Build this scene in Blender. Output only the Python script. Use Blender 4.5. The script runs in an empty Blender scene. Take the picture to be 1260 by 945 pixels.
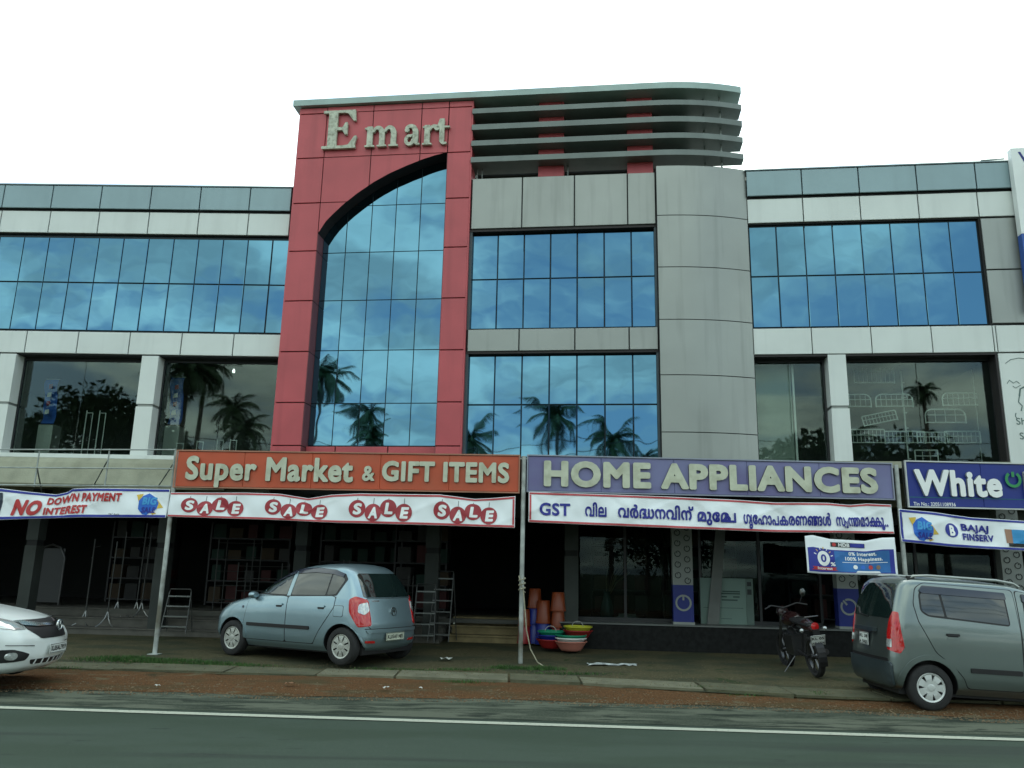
import bpy, bmesh, math, random
import numpy as np
from mathutils import Vector, Matrix
from mathutils.bvhtree import BVHTree
from mathutils.geometry import tessellate_polygon
random.seed(7)
R = math.radians
SC = bpy.context.scene
COL = SC.collection
# ------------------------------------------------------------------ camera, sky, sun, exposure
cd = bpy.data.cameras.new('camera'); cam = bpy.data.objects.new('camera', cd); COL.objects.link(cam)
cd.sensor_width = 36; cd.lens = 28.571; cd.clip_start = .05; cd.clip_end = 2000
cam.matrix_world = Matrix.Translation((0, 0, 1.65)) @ Matrix.Rotation(R(90 + 12.926), 4, 'X') @ Matrix.Rotation(R(1.213), 4, 'Z')
SC.camera = cam
SUN_EL, SUN_AZ = R(58), R(12)          # azimuth clockwise from +Y: the sun stands behind the building in the cloud
world = bpy.data.worlds.new('World'); SC.world = world; world.use_nodes = True
nt = world.node_tree; N = nt.nodes; LK = nt.links
bg = N['Background']; bg.inputs['Strength'].default_value = 0.1
sky = N.new('ShaderNodeTexSky'); sky.sky_type = 'NISHITA'; sky.sun_disc = False
sky.sun_elevation = SUN_EL; sky.sun_rotation = SUN_AZ; sky.air_density = 1.0; sky.dust_density = 2.0
tc = N.new('ShaderNodeTexCoord'); sx = N.new('ShaderNodeSeparateXYZ'); LK.new(tc.outputs['Generated'], sx.inputs[0])
def mth(op, a, b=None, c=None, clamp=False):
    n = N.new('ShaderNodeMath'); n.operation = op; n.use_clamp = clamp
    for i, v in enumerate((a, b, c)):
        if v is None: continue
        if isinstance(v, (int, float)): n.inputs[i].default_value = v
        else: LK.new(v, n.inputs[i])
    return n.outputs[0]
zz = mth('ADD', mth('MAXIMUM', sx.outputs[2], 0.0), 0.16)
cx = N.new('ShaderNodeCombineXYZ'); LK.new(mth('DIVIDE', sx.outputs[0], zz), cx.inputs[0]); LK.new(mth('DIVIDE', sx.outputs[1], zz), cx.inputs[1])
def wnoise(scale, detail, rough, off, dist=0.0):
    mp = N.new('ShaderNodeMapping'); mp.inputs['Location'].default_value = off; LK.new(cx.outputs[0], mp.inputs[0])
    n = N.new('ShaderNodeTexNoise'); n.inputs['Scale'].default_value = scale; n.inputs['Detail'].default_value = detail
    n.inputs['Roughness'].default_value = rough; n.inputs['Distortion'].default_value = dist; LK.new(mp.outputs[0], n.inputs['Vector']); return n.outputs['Fac']
def wramp(f, a, b):
    m = N.new('ShaderNodeMapRange'); m.interpolation_type = 'SMOOTHSTEP'; m.inputs['From Min'].default_value = a; m.inputs['From Max'].default_value = b; LK.new(f, m.inputs['Value']); return m.outputs[0]
cover = wramp(wnoise(1.15, 8, .60, (3.1, 7.7, 0), .35), .40, .57)
shade = wramp(wnoise(2.4, 7, .6, (9.0, 1.5, 2.0), .3), .34, .66)
def wmix(f, a, b, mode='MIX'):
    m = N.new('ShaderNodeMix'); m.data_type = 'RGBA'; m.blend_type = mode
    if isinstance(f, float): m.inputs[0].default_value = f
    else: LK.new(f, m.inputs[0])
    for i, v in ((6, a), (7, b)):
        if isinstance(v, tuple): m.inputs[i].default_value = (*v, 1)
        else: LK.new(v, m.inputs[i])
    return m.outputs[2]
gap = wmix(1.0, sky.outputs[0], (4.0, 5.6, 6.7), 'ADD')
cloud = wmix(shade, (8.6, 10.1, 9.8), (17.8, 20.4, 18.6))
veil = wmix(cover, gap, cloud)
# the cloud is brighter round the hidden sun
sd = (math.sin(SUN_AZ)*math.cos(SUN_EL), math.cos(SUN_AZ)*math.cos(SUN_EL), math.sin(SUN_EL))
dp = N.new('ShaderNodeVectorMath'); dp.operation = 'DOT_PRODUCT'; LK.new(tc.outputs['Generated'], dp.inputs[0]); dp.inputs[1].default_value = sd
glow = mth('ADD', mth('MULTIPLY', mth('POWER', mth('MAXIMUM', dp.outputs['Value'], 0.0), 2.2), .5), 1.22)
gc = N.new('ShaderNodeVectorMath'); gc.operation = 'SCALE'; LK.new(veil, gc.inputs[0]); LK.new(glow, gc.inputs['Scale'])
LK.new(gc.outputs[0], bg.inputs['Color'])
sl = bpy.data.lights.new('sun', 'SUN'); sl.energy = 0.6; sl.angle = R(25); sl.color = (1, .97, .92)
so = bpy.data.objects.new('sun', sl); COL.objects.link(so)
so.rotation_euler = Vector(sd).to_track_quat('Z', 'Y').to_euler()
SC.view_settings.view_transform = 'Standard'; SC.view_settings.look = 'None'; SC.view_settings.exposure = 0.0; SC.view_settings.gamma = 1.0
SC.cycles.max_bounces = 6; SC.cycles.glossy_bounces = 3; SC.cycles.transparent_max_bounces = 12; SC.cycles.caustics_reflective = False

# ------------------------------------------------------------------ materials
MATS = {}
def M(name, col, rough=.55, metal=0.0, var=.12, scale=2.0, streak=0.0, bump=0.0, bscale=40.0, coat=0.0, spec=.4, dirt=None, dirtamt=0.0, dscale=1.0):
    if name in MATS: return MATS[name]
    m = bpy.data.materials.new(name); m.use_nodes = True; t = m.node_tree; n = t.nodes; b = n['Principled BSDF']
    b.inputs['Roughness'].default_value = rough; b.inputs['Metallic'].default_value = metal; b.inputs['Specular IOR Level'].default_value = spec
    if coat: b.inputs['Coat Weight'].default_value = coat; b.inputs['Coat Roughness'].default_value = .06
    g = n.new('ShaderNodeNewGeometry')
    def noise(sc, det, vec=None, mscale=None):
        mp = n.new('ShaderNodeMapping'); t.links.new(g.outputs['Position'], mp.inputs[0])
        if mscale: mp.inputs['Scale'].default_value = mscale
        x = n.new('ShaderNodeTexNoise'); x.inputs['Scale'].default_value = sc; x.inputs['Detail'].default_value = det; t.links.new(mp.outputs[0], x.inputs['Vector']); return x.outputs['Fac']
    def mix(f, a, bb):
        x = n.new('ShaderNodeMix'); x.data_type = 'RGBA'; t.links.new(f, x.inputs[0])
        for i, v in ((6, a), (7, bb)):
            if isinstance(v, tuple): x.inputs[i].default_value = (*v[:3], 1)
            else: t.links.new(v, x.inputs[i])
        return x.outputs[2]
    def rng(f, a, c, lo=0.0, hi=1.0):
        x = n.new('ShaderNodeMapRange'); x.inputs['From Min'].default_value = a; x.inputs['From Max'].default_value = c
        x.inputs['To Min'].default_value = lo; x.inputs['To Max'].default_value = hi; t.links.new(f, x.inputs['Value']); return x.outputs[0]
    lo = tuple(c*(1-var) for c in col); hi = tuple(min(1, c*(1+var)) for c in col)
    c = mix(rng(noise(scale, 5), .3, .7), lo, hi)
    if streak:
        s = rng(noise(1.0, 4, mscale=(5, 5, .35)), .52, .75, 0, streak)
        c = mix(s, c, tuple(k*.45 for k in col))
    if dirt:
        c = mix(rng(noise(dscale, 8), .48, .66, 0, dirtamt), c, dirt)
    t.links.new(c, b.inputs['Base Color'])
    if bump:
        bp = n.new('ShaderNodeBump'); bp.inputs['Strength'].default_value = bump; bp.inputs['Distance'].default_value = .02
        t.links.new(noise(bscale, 4), bp.inputs['Height']); t.links.new(bp.outputs[0], b.inputs['Normal'])
    MATS[name] = m; return m
def glass(name, tint, base, refl=.10, trans=(.55, .62, .6)):
    m = bpy.data.materials.new(name); m.use_nodes = True; t = m.node_tree; n = t.nodes; n.clear()
    out = n.new('ShaderNodeOutputMaterial'); gl = n.new('ShaderNodeBsdfGlossy'); gl.inputs['Color'].default_value = (*tint, 1); gl.inputs['Roughness'].default_value = .015
    tr = n.new('ShaderNodeBsdfTransparent'); tr.inputs[0].default_value = (*trans, 1)
    fr = n.new('ShaderNodeFresnel'); fr.inputs[0].default_value = 1.5
    ad = n.new('ShaderNodeMath'); ad.operation = 'ADD'; ad.use_clamp = True; ad.inputs[1].default_value = refl; t.links.new(fr.outputs[0], ad.inputs[0])
    mx = n.new('ShaderNodeMixShader'); t.links.new(ad.outputs[0], mx.inputs[0]); t.links.new(tr.outputs[0], mx.inputs[1]); t.links.new(gl.outputs[0], mx.inputs[2])
    t.links.new(mx.outputs[0], out.inputs[0]); MATS[name] = m; return m
def coated_glass():
    m = bpy.data.materials.new('blue_mirror_glass'); m.use_nodes = True; t = m.node_tree; n = t.nodes; b = n['Principled BSDF']
    b.inputs['Metallic'].default_value = 1.0; b.inputs['Roughness'].default_value = .02
    g = n.new('ShaderNodeNewGeometry'); mp = n.new('ShaderNodeMapping'); mp.inputs['Scale'].default_value = (1, 1, .5); t.links.new(g.outputs['Position'], mp.inputs[0])
    x = n.new('ShaderNodeTexNoise'); x.inputs['Scale'].default_value = 1.1; x.inputs['Detail'].default_value = 3; t.links.new(mp.outputs[0], x.inputs['Vector'])
    mx = n.new('ShaderNodeMix'); mx.data_type = 'RGBA'; t.links.new(x.outputs['Fac'], mx.inputs[0])
    mx.inputs[6].default_value = (.076, .180, .255, 1); mx.inputs[7].default_value = (.090, .200, .278, 1)
    t.links.new(mx.outputs[2], b.inputs['Base Color'])
    y = n.new('ShaderNodeTexNoise'); y.inputs['Scale'].default_value = 1.6; y.inputs['Detail'].default_value = 1; t.links.new(g.outputs['Position'], y.inputs['Vector'])
    bp = n.new('ShaderNodeBump'); bp.inputs['Strength'].default_value = .25; bp.inputs['Distance'].default_value = .012
    t.links.new(y.outputs['Fac'], bp.inputs['Height']); t.links.new(bp.outputs[0], b.inputs['Normal'])
    MATS['blue_mirror_glass'] = m; return m
BLUEGLASS = coated_glass()
CLEAR = glass('clear_glass', (.60, .70, .66), 0, .01, (.84, .9, .87))
SHOPGLASS = glass('shop_glass', (.2, .24, .23), 0, .0, (.6, .66, .64))
WHITEP = M('white_cladding', (.62, .655, .62), .42, var=.05, streak=.14, scale=1.2)
BLUEP = M('blue_grey_cladding', (.235, .325, .345), .38, .15, var=.08, streak=.12, scale=1.0)
REDP = M('red_cladding', (.44, .075, .085), .42, var=.1, streak=.25, scale=1.3)
GREYP = M('grey_cladding', (.265, .282, .262), .38, .45, var=.07, streak=.32, scale=.9)
BACK = M('joint_black', (.012, .013, .013), .8)
MULL = M('mullion_blue_black', (.012, .028, .036), .5)
DARKF = M('dark_frame', (.02, .022, .023), .45)
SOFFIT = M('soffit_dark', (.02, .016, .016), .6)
CONC = M('concrete_beige', (.27, .275, .20), .85, var=.14, streak=.35, bump=.25, bscale=30, dirt=(.16, .16, .11), dirtamt=.5, dscale=1.4)
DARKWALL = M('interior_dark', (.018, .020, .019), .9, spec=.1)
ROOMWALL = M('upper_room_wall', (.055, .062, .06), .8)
ALU = M('aluminium', (.34, .36, .34), .4, .6)
GALV = M('galvanised_pipe', (.28, .31, .29), .5, .4, var=.25, scale=6)
CHROME = M('chrome', (.5, .52, .52), .2, 1.0)
STANDM = M('stand_metal', (.07, .073, .07), .45, .7)
BLACK = M('black_plastic', (.012, .012, .013), .45)
RUBBER = M('tyre_rubber', (.018, .018, .018), .85, var=.3, scale=8)
WHITE = M('print_white', (.78, .8, .78), .6, var=.02)

# ------------------------------------------------------------------ object helpers
W = {}
def link(name, me, parent=None, mat4=None, kind=None):
    o = bpy.data.objects.new(name, me); COL.objects.link(o)
    w = mat4.copy() if mat4 is not None else (W[parent].copy() if parent else Matrix())
    W[o] = w
    if parent: o.parent = parent; o.matrix_basis = W[parent].inverted() @ w
    else: o.matrix_basis = w
    if kind: o['kind'] = kind
    return o
def tag(o, label, cat, group=None):
    o['label'] = label; o['category'] = cat
    if group: o['group'] = group
    return o
def thing(name, label, cat, mat4=None, group=None):
    return tag(link(name, None, None, mat4), label, cat, group)
def mesh(name, v, f, mats, mi=None, smooth=False):
    me = bpy.data.meshes.new(name); me.from_pydata([tuple(x) for x in v], [], f)
    for m in (mats if isinstance(mats, (list, tuple)) else [mats]): me.materials.append(m)
    if mi: me.polygons.foreach_set('material_index', mi)
    if smooth:
        me.polygons.foreach_set('use_smooth', [True]*len(me.polygons)); me.set_sharp_from_angle(angle=R(38))
    me.update(); return me
class MB:
    def __init__(s): s.v = []; s.f = []; s.mi = []; s.m = 0
    def add(s, v, f):
        n = len(s.v); s.v += [tuple(x) for x in v]; s.f += [tuple(i+n for i in q) for q in f]; s.mi += [s.m]*len(f); return s
    def box(s, x0, x1, y0, y1, z0, z1, M4=None):
        v = [(x0,y0,z0),(x1,y0,z0),(x1,y1,z0),(x0,y1,z0),(x0,y0,z1),(x1,y0,z1),(x1,y1,z1),(x0,y1,z1)]
        if M4 is not None: v = [tuple(M4 @ Vector(p)) for p in v]
        return s.add(v, [(0,3,2,1),(4,5,6,7),(0,1,5,4),(1,2,6,5),(2,3,7,6),(3,0,4,7)])
    def tube(s, pts, r, n=8, cap=True):
        pts = [Vector(p) for p in pts]; rs = r if isinstance(r, (list, tuple)) else [r]*len(pts)
        d0 = (pts[1]-pts[0]).normalized(); up = Vector((0,0,1)) if abs(d0.z) < .9 else Vector((1,0,0))
        a = d0.cross(up).normalized(); v = []
        for i, p in enumerate(pts):
            d = (pts[min(i+1, len(pts)-1)]-pts[max(i-1, 0)]).normalized()
            a = (a - d*a.dot(d)).normalized(); b = d.cross(a)
            for k in range(n):
                t = 2*math.pi*k/n; v.append(p + (a*math.cos(t)+b*math.sin(t))*rs[i])
        f = [(i*n+k, i*n+(k+1)%n, (i+1)*n+(k+1)%n, (i+1)*n+k) for i in range(len(pts)-1) for k in range(n)]
        if cap: f += [tuple(range(n))[::-1], tuple((len(pts)-1)*n+k for k in range(n))]
        return s.add(v, f)
    def lathe(s, prof, n=24, M4=None, closed=False):
        """profile (radius, height) turned round z"""
        v = [];  
        for r, h in prof:
            for k in range(n):
                t = 2*math.pi*k/n; p = Vector((r*math.cos(t), r*math.sin(t), h)); v.append(tuple(M4 @ p) if M4 is not None else tuple(p))
        m = len(prof); rr = m if closed else m-1
        f = [(i*n+k, i*n+(k+1)%n, ((i+1)%m)*n+(k+1)%n, ((i+1)%m)*n+k) for i in range(rr) for k in range(n)]
        return s.add(v, f)
    def prism(s, poly, y0, y1, holes=()):
        """polygon in (x,z), front at y0 and back at y1"""
        loops = [list(poly)] + [list(h) for h in holes]
        tri = tessellate_polygon([[Vector((a, b, 0)) for a, b in l] for l in loops])
        flat = [p for l in loops for p in l]; n = len(flat)
        v = [(a, y0, b) for a, b in flat] + [(a, y1, b) for a, b in flat]
        f = []
        for t in tri:
            a, b, c = (flat[i] for i in t)
            ar = (b[0]-a[0])*(c[1]-a[1])-(c[0]-a[0])*(b[1]-a[1])
            t = tuple(t) if ar > 0 else tuple(t)[::-1]
            f.append(t); f.append(tuple(i+n for i in t[::-1]))
        k = 0
        for li, l in enumerate(loops):
            m = len(l); ar = sum(l[i][0]*l[(i+1)%m][1]-l[(i+1)%m][0]*l[i][1] for i in range(m))
            fw = (ar > 0) == (li == 0)
            for i in range(m):
                a, b = k+i, k+(i+1)%m
                f.append((a, a+n, b+n, b) if fw else (a, b, b+n, a+n))
            k += m
        return s.add(v, f)
    def build(s, name, mats, parent=None, mat4=None, smooth=False, kind=None):
        return link(name, mesh(name, s.v, s.f, mats, s.mi, smooth), parent, mat4, kind)
def frame(ox, oy, deg): return Matrix.Translation((ox, oy, 0)) @ Matrix.Rotation(R(deg), 4, 'Z')
T = Matrix.Translation
def RZ(d): return Matrix.Rotation(R(d), 4, 'Z')
def dup_tree(o, mat4, label=None, parent=None):
    c = o.copy(); COL.objects.link(c); W[c] = mat4.copy()
    if parent is not None: c.parent = parent; c.matrix_basis = o.matrix_basis.copy(); W[c] = W[parent] @ o.matrix_basis
    else: c.matrix_basis = mat4
    if label: c['label'] = label
    for ch in [x for x in list(W) if x.parent == o]: dup_tree(ch, mat4, None, c)
    return c
def wtube(w):
    return w
_pc = {}
def panel(w, h, t, m):
    """cladding panel: chamfered front, centred in x and z, front at y=0"""
    k = (round(w, 3), round(h, 3), t, m.name)
    if k not in _pc:
        c = .008; a, b = w/2, h/2
        v = [(-a,c,-b),(a,c,-b),(a,c,b),(-a,c,b),(-a+c,0,-b+c),(a-c,0,-b+c),(a-c,0,b-c),(-a+c,0,b-c),(-a,t,-b),(a,t,-b),(a,t,b),(-a,t,b)]
        f = [(4,5,6,7),(0,1,5,4),(1,2,6,5),(2,3,7,6),(3,0,4,7),(8,9,1,0),(9,10,2,1),(10,11,3,2),(11,8,0,3),(11,10,9,8)]
        _pc[k] = mesh('panel', v, f, m)
    return _pc[k]
def panels(par, F, us, zs, y, m, name='panel', gap=.022, t=.03):
    for i in range(len(us)-1):
        for j in range(len(zs)-1):
            u0, u1, z0, z1 = us[i], us[i+1], zs[j], zs[j+1]
            jit = Matrix.Rotation(R(random.uniform(-.12, .12)), 4, 'X')
            link(name, panel(u1-u0-gap, z1-z0-gap, t, m), par, F @ T(((u0+u1)/2, y, (z0+z1)/2)) @ jit)
def panes(par, F, us, zs, y, m=None, gap=.019, jit=.2):
    for i in range(len(us)-1):
        for j in range(len(zs)-1):
            u0, u1, z0, z1 = us[i], us[i+1], zs[j], zs[j+1]
            J = Matrix.Rotation(R(random.gauss(0, jit)), 4, 'X') @ Matrix.Rotation(R(random.gauss(0, jit)), 4, 'Z')
            link('pane', panel(u1-u0-gap, z1-z0-gap, .02, m or BLUEGLASS), par, F @ T(((u0+u1)/2, y, (z0+z1)/2)) @ J)

# ------------------------------------------------------------------ lettering: glyph outlines are thickened on a distance field
_raw = {}
def load_glyphs(chars):
    chars = [c for c in dict.fromkeys(chars) if c not in _raw and c != ' ']
    obs = []
    def mk(s):
        cu = bpy.data.curves.new('t', 'FONT'); cu.body = s; cu.size = 1; cu.fill_mode = 'NONE'; cu.resolution_u = 4
        o = bpy.data.objects.new('t', cu); COL.objects.link(o); obs.append(o); return o
    base = mk('HH'); items = [(c, mk(c), mk('H'+c+'H')) for c in chars]
    dg = bpy.context.evaluated_depsgraph_get(); dg.update()
    def ev(o):
        me = o.evaluated_get(dg).to_mesh(); v = np.array([x.co[:2] for x in me.vertices]).reshape(-1, 2); e = [tuple(x.vertices) for x in me.edges]
        o.evaluated_get(dg).to_mesh_clear(); return v, e
    bw = ev(base)[0][:, 0].max()
    for c, a, b in items:
        v, e = ev(a); adv = ev(b)[0][:, 0].max()-bw
        nb = {}
        for i, j in e: nb.setdefault(i, []).append(j); nb.setdefault(j, []).append(i)
        seen = set(); loops = []
        for s in nb:
            if s in seen: continue
            l = [s]; seen.add(s); cur = s
            while True:
                nx = [k for k in nb[cur] if k not in seen]
                if not nx: break
                cur = nx[0]; seen.add(cur); l.append(cur)
            l = sorted(l) if sorted(l) == list(range(min(l), max(l)+1)) else l
            if len(l) > 2: loops.append(v[l])
        _raw[c] = (loops, adv)
    for o in obs:
        cu = o.data; bpy.data.objects.remove(o); bpy.data.curves.remove(cu)
def contour(loops, d, step=.014):
    """outline of the union of the loops grown by d; returns simplified loops"""
    pts = np.vstack(loops); lo = pts.min(0)-d-3*step; hi = pts.max(0)+d+3*step
    xs = np.arange(lo[0], hi[0], step); ys = np.arange(lo[1], hi[1], step); X, Y = np.meshgrid(xs, ys)
    wn = np.zeros(X.shape); ds = np.full(X.shape, 9.); dd = np.full(X.shape, 99.)
    for l in loops:
        A = l; B = np.roll(l, -1, 0)
        for (ax, ay), (bx, by) in zip(A, B):
            ex, ey = bx-ax, by-ay; L2 = ex*ex+ey*ey
            if L2 < 1e-12: continue
            t = np.clip(((X-ax)*ex+(Y-ay)*ey)/L2, 0, 1)
            qx, qy = X-ax-t*ex, Y-ay-t*ey; d2 = qx*qx+qy*qy; nr = d2 < dd; dd = np.where(nr, d2, dd)
            ds = np.where(nr, np.sqrt(d2), ds)
            cr = ex*(Y-ay)-ey*(X-ax)
            wn += ((ay <= Y) & (by > Y) & (cr > 0)).astype(int) - ((ay > Y) & (by <= Y) & (cr < 0)).astype(int)
    S = np.where(wn != 0, -ds, ds) - d
    seg = {}
    ny, nx = S.shape; sg = S < 0
    act = (sg[:-1,:-1].astype(int)+sg[1:,:-1]+sg[:-1,1:]+sg[1:,1:]); ii, jj = np.nonzero((act > 0) & (act < 4))
    P = {}
    def cut(i, j, k, l):
        key = (i, j, k, l)
        if key not in P:
            a, b = S[i, j], S[k, l]; t = a/(a-b); P[key] = (xs[j]+(xs[l]-xs[j])*t, ys[i]+(ys[k]-ys[i])*t)
        return key
    for i, j in zip(ii, jj):
        c = [(i, j), (i, j+1), (i+1, j+1), (i+1, j)]; s = [sg[q] for q in c]; cr = []
        for q in range(4):
            a, b = c[q], c[(q+1) % 4]
            if s[q] != s[(q+1) % 4]:
                k = cut(*min(a, b), *max(a, b)); cr.append((k, s[q]))
        outs = [k for k, ins in cr if ins]; ins_ = [k for k, ins in cr if not ins]
        if len(outs) == 1: seg[outs[0]] = ins_[0]
        else:                                            # saddle: pair neighbours
            ks = [k for k, _ in cr]
            for q, (k, ins) in enumerate(cr):
                if ins: seg[k] = cr[(q-1) % 4][0]
    out = []
    while seg:
        s = next(iter(seg)); l = []; cur = s
        while cur in seg: l.append(P[cur]); cur = seg.pop(cur)
        if len(l) > 5: out.append(simplify(np.array(l), step*.22))
    return [l for l in out if len(l) > 2]
def simplify(l, eps):
    n = len(l); k = int(np.argmax(((l-l[0])**2).sum(1)))
    def rdp(a):
        if len(a) < 3: return a
        d = a[-1]-a[0]; L = math.hypot(*d)
        h = np.abs(d[0]*(a[:,1]-a[0,1])-d[1]*(a[:,0]-a[0,0]))/max(L, 1e-9); i = int(np.argmax(h))
        if h[i] < eps: return np.array([a[0], a[-1]])
        return np.vstack([rdp(a[:i+1])[:-1], rdp(a[i:])])
    return np.vstack([rdp(l[:k+1])[:-1], rdp(np.vstack([l[k:], l[:1]]))[:-1]])
_gc = {}
def gl(c, bold):
    k = (c, bold)
    if k not in _gc: _gc[k] = contour(_raw[c][0], bold)
    return _gc[k]
def area(l): return .5*sum(l[i][0]*l[(i+1)%len(l)][1]-l[(i+1)%len(l)][0]*l[i][1] for i in range(len(l)))
def group_loops(loops):
    outs = [l for l in loops if area(l) > 0]; holes = [l for l in loops if area(l) < 0]; res = [(o, []) for o in outs]
    def inside(p, l):
        r = False
        for i in range(len(l)):
            a, b = l[i], l[i-1]
            if (a[1] > p[1]) != (b[1] > p[1]) and p[0] < (b[0]-a[0])*(p[1]-a[1])/(b[1]-a[1])+a[0]: r = not r
        return r
    for h in holes:
        for o, hs in res:
            if inside(h[0], o): hs.append(h); break
    return res
def layout(text, size, x0, z0, width=None, bold=.02, track=0.0, shear=0.0, sy=1.0):
    """-> list of (char, loops in metres) starting at x0,z0; width fixes the total width; text: string or token list (char,dx,dy,sx,sy)"""
    out = []; x = 0.0
    for tk in text:
        if isinstance(tk, str): tk = (tk, 0, 0, 1, 1)
        c, dx, dy, kx, ky = tk
        if c == ' ': x += .30+track; continue
        L, adv = gl(c, bold), _raw[c][1]
        x += dx
        out.append((c, [np.column_stack([x + l[:,0]*kx, dy + l[:,1]*ky]) for l in L])); x += adv*kx+track+bold
    k = width/x if width else size
    for i, (c, L) in enumerate(out):
        out[i] = (c, [np.column_stack([x0 + l[:,0]*k + l[:,1]*size*shear, z0 + l[:,1]*size*sy]) for l in L])
    return out
def letters3d(par, F, lay, y0, depth, m, name='letter', side=None):
    for c, L in lay:
        allp = np.vstack(L); cx_, cz_ = allp.mean(0); b = MB()
        for o, hs in group_loops([l-[cx_, cz_] for l in L]): b.prism([tuple(p) for p in o], 0, depth, [[tuple(p) for p in h] for h in hs])
        if side: b.mi = [0 if all(abs(b.v[i][1]) < 1e-6 for i in q) else 1 for q in b.f]
        b.build(name, [m, side] if side else m, par, F @ T((cx_, y0-depth, cz_)))
def flat_poly(bm, loops_list, cutx=.05, cutz=.06, fn=None):
    """fill loops (outer+holes) finely and map with fn(x,z)->xyz"""
    t = bmesh.new()
    for o, hs in loops_list:
        ls = [o]+list(hs); tri = tessellate_polygon([[Vector((float(a), float(b), 0)) for a, b in l] for l in ls])
        vs = [t.verts.new((float(p[0]), 0, float(p[1]))) for l in ls for p in l]
        for q in tri:
            try: t.faces.new([vs[i] for i in q])
            except ValueError: pass
    if not t.verts: return
    xs = [v.co.x for v in t.verts]; zs = [v.co.z for v in t.verts]
    for lo, hi, st, no in ((min(xs), max(xs), cutx, (1,0,0)), (min(zs), max(zs), cutz, (0,0,1))):
        k = math.ceil(lo/st)
        while k*st < hi:
            co = (k*st, 0, 0) if no[0] else (0, 0, k*st)
            bmesh.ops.bisect_plane(t, geom=t.verts[:]+t.edges[:]+t.faces[:], plane_co=co, plane_no=no); k += 1
    vm = {}
    for v in t.verts: vm[v.index if False else v] = bm.verts.new(fn(v.co.x, v.co.z))
    for f in t.faces:
        n = f.normal
        vs = [vm[v] for v in f.verts]
        a, b, c = f.verts[0].co, f.verts[1].co, f.verts[2].co
        if (b.x-a.x)*(c.z-a.z)-(c.x-a.x)*(b.z-a.z) < 0: vs.reverse()
        bm.faces.new(vs)
    t.free()
def flat_obj(name, loops_list, fn, m, par, F=None, cutx=.05, cutz=.06, thick=0.0):
    bm = bmesh.new(); flat_poly(bm, loops_list, cutx, cutz, fn)
    if thick:
        r = bmesh.ops.solidify(bm, geom=bm.faces[:], thickness=thick)
    me = bpy.data.meshes.new(name); bm.to_mesh(me); bm.free(); me.materials.append(m)
    return link(name, me, par, F)
def lay_loops(lay): return [g for c, L in lay for g in group_loops(L)]
def rect(x0, x1, z0, z1): return [(x0,z0),(x1,z0),(x1,z1),(x0,z1)]
def disc(cx, cz, r, n=24, rz=None): return [(cx+r*math.cos(2*math.pi*k/n), cz+(rz or r)*math.sin(2*math.pi*k/n)) for k in range(n)]
def strip(pts, w):
    """thick polyline as a polygon"""
    P = [Vector(p) for p in pts]; a = []; b = []
    for i, p in enumerate(P):
        d = (P[min(i+1, len(P)-1)]-P[max(i-1, 0)]).normalized(); n = Vector((-d.y, d.x))*w/2; a.append(tuple(p-n)); b.append(tuple(p+n))
    return a+b[::-1]
MAL = 'വിലർദ്ധന്മുപേഗൃഹാകരണങൾസതക്ൂ'
load_glyphs('ABCDEFGHIJKLMNOPQRSTUVWXYZabcdefghijklmnopqrstuvwxyz0123456789&%.:,' + 'വലദധനമപഗഹകരണങസത' + 'ിർ്ുേൃാൾൂെ')
FL, FC, FR = frame(-4.6, 17.3, -1.2), frame(0, 16.5, -7), frame(0, 16.8, -7)      # facade frames: x along, y into the building, z up
S1, S2 = frame(0, 14.1, -2.6), frame(0, 14.1, .8)                                 # front line of the sign frames; coordinates from image pixels, rescaled about the camera
def print_text(par, lay, fn, m, name='letter', thick=0.0):
    for i, (c, L) in enumerate(lay):
        bump_ = (i % 2)*.0012
        def g(x, z, b=bump_):
            p = fn(x, z); return (p[0], p[1]-b, p[2])
        flat_obj(name, group_loops(L), g, m, par, W[par])

# ------------------------------------------------------------------ ground
def gmat(name, build):
    m = bpy.data.materials.new(name); m.use_nodes = True; t = m.node_tree; b = t.nodes['Principled BSDF']; b.inputs['Specular IOR Level'].default_value = .12; g = t.nodes.new('ShaderNodeNewGeometry')
    def noise(sc, det=6, ms=(1,1,1), rough=.6):
        mp = t.nodes.new('ShaderNodeMapping'); mp.inputs['Scale'].default_value = ms; t.links.new(g.outputs['Position'], mp.inputs[0])
        x = t.nodes.new('ShaderNodeTexNoise'); x.inputs['Scale'].default_value = sc; x.inputs['Detail'].default_value = det; x.inputs['Roughness'].default_value = rough; t.links.new(mp.outputs[0], x.inputs['Vector']); return x.outputs['Fac']
    def rng(f, a, c):
        x = t.nodes.new('ShaderNodeMapRange'); x.interpolation_type = 'SMOOTHSTEP'; x.inputs['From Min'].default_value = a; x.inputs['From Max'].default_value = c; t.links.new(f, x.inputs['Value']); return x.outputs[0]
    def mix(f, a, c):
        x = t.nodes.new('ShaderNodeMix'); x.data_type = 'RGBA'; t.links.new(f, x.inputs[0])
        for i, v in ((6, a), (7, c)):
            if isinstance(v, tuple): x.inputs[i].default_value = (*v, 1)
            else: t.links.new(v, x.inputs[i])
        return x.outputs[2]
    def bump(f, st, dist=.02):
        p = t.nodes.new('ShaderNodeBump'); p.inputs['Strength'].default_value = st; p.inputs['Distance'].default_value = dist; t.links.new(f, p.inputs['Height']); t.links.new(p.outputs[0], b.inputs['Normal'])
    build(t, b, g, noise, rng, mix, bump); MATS[name] = m; return m
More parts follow.
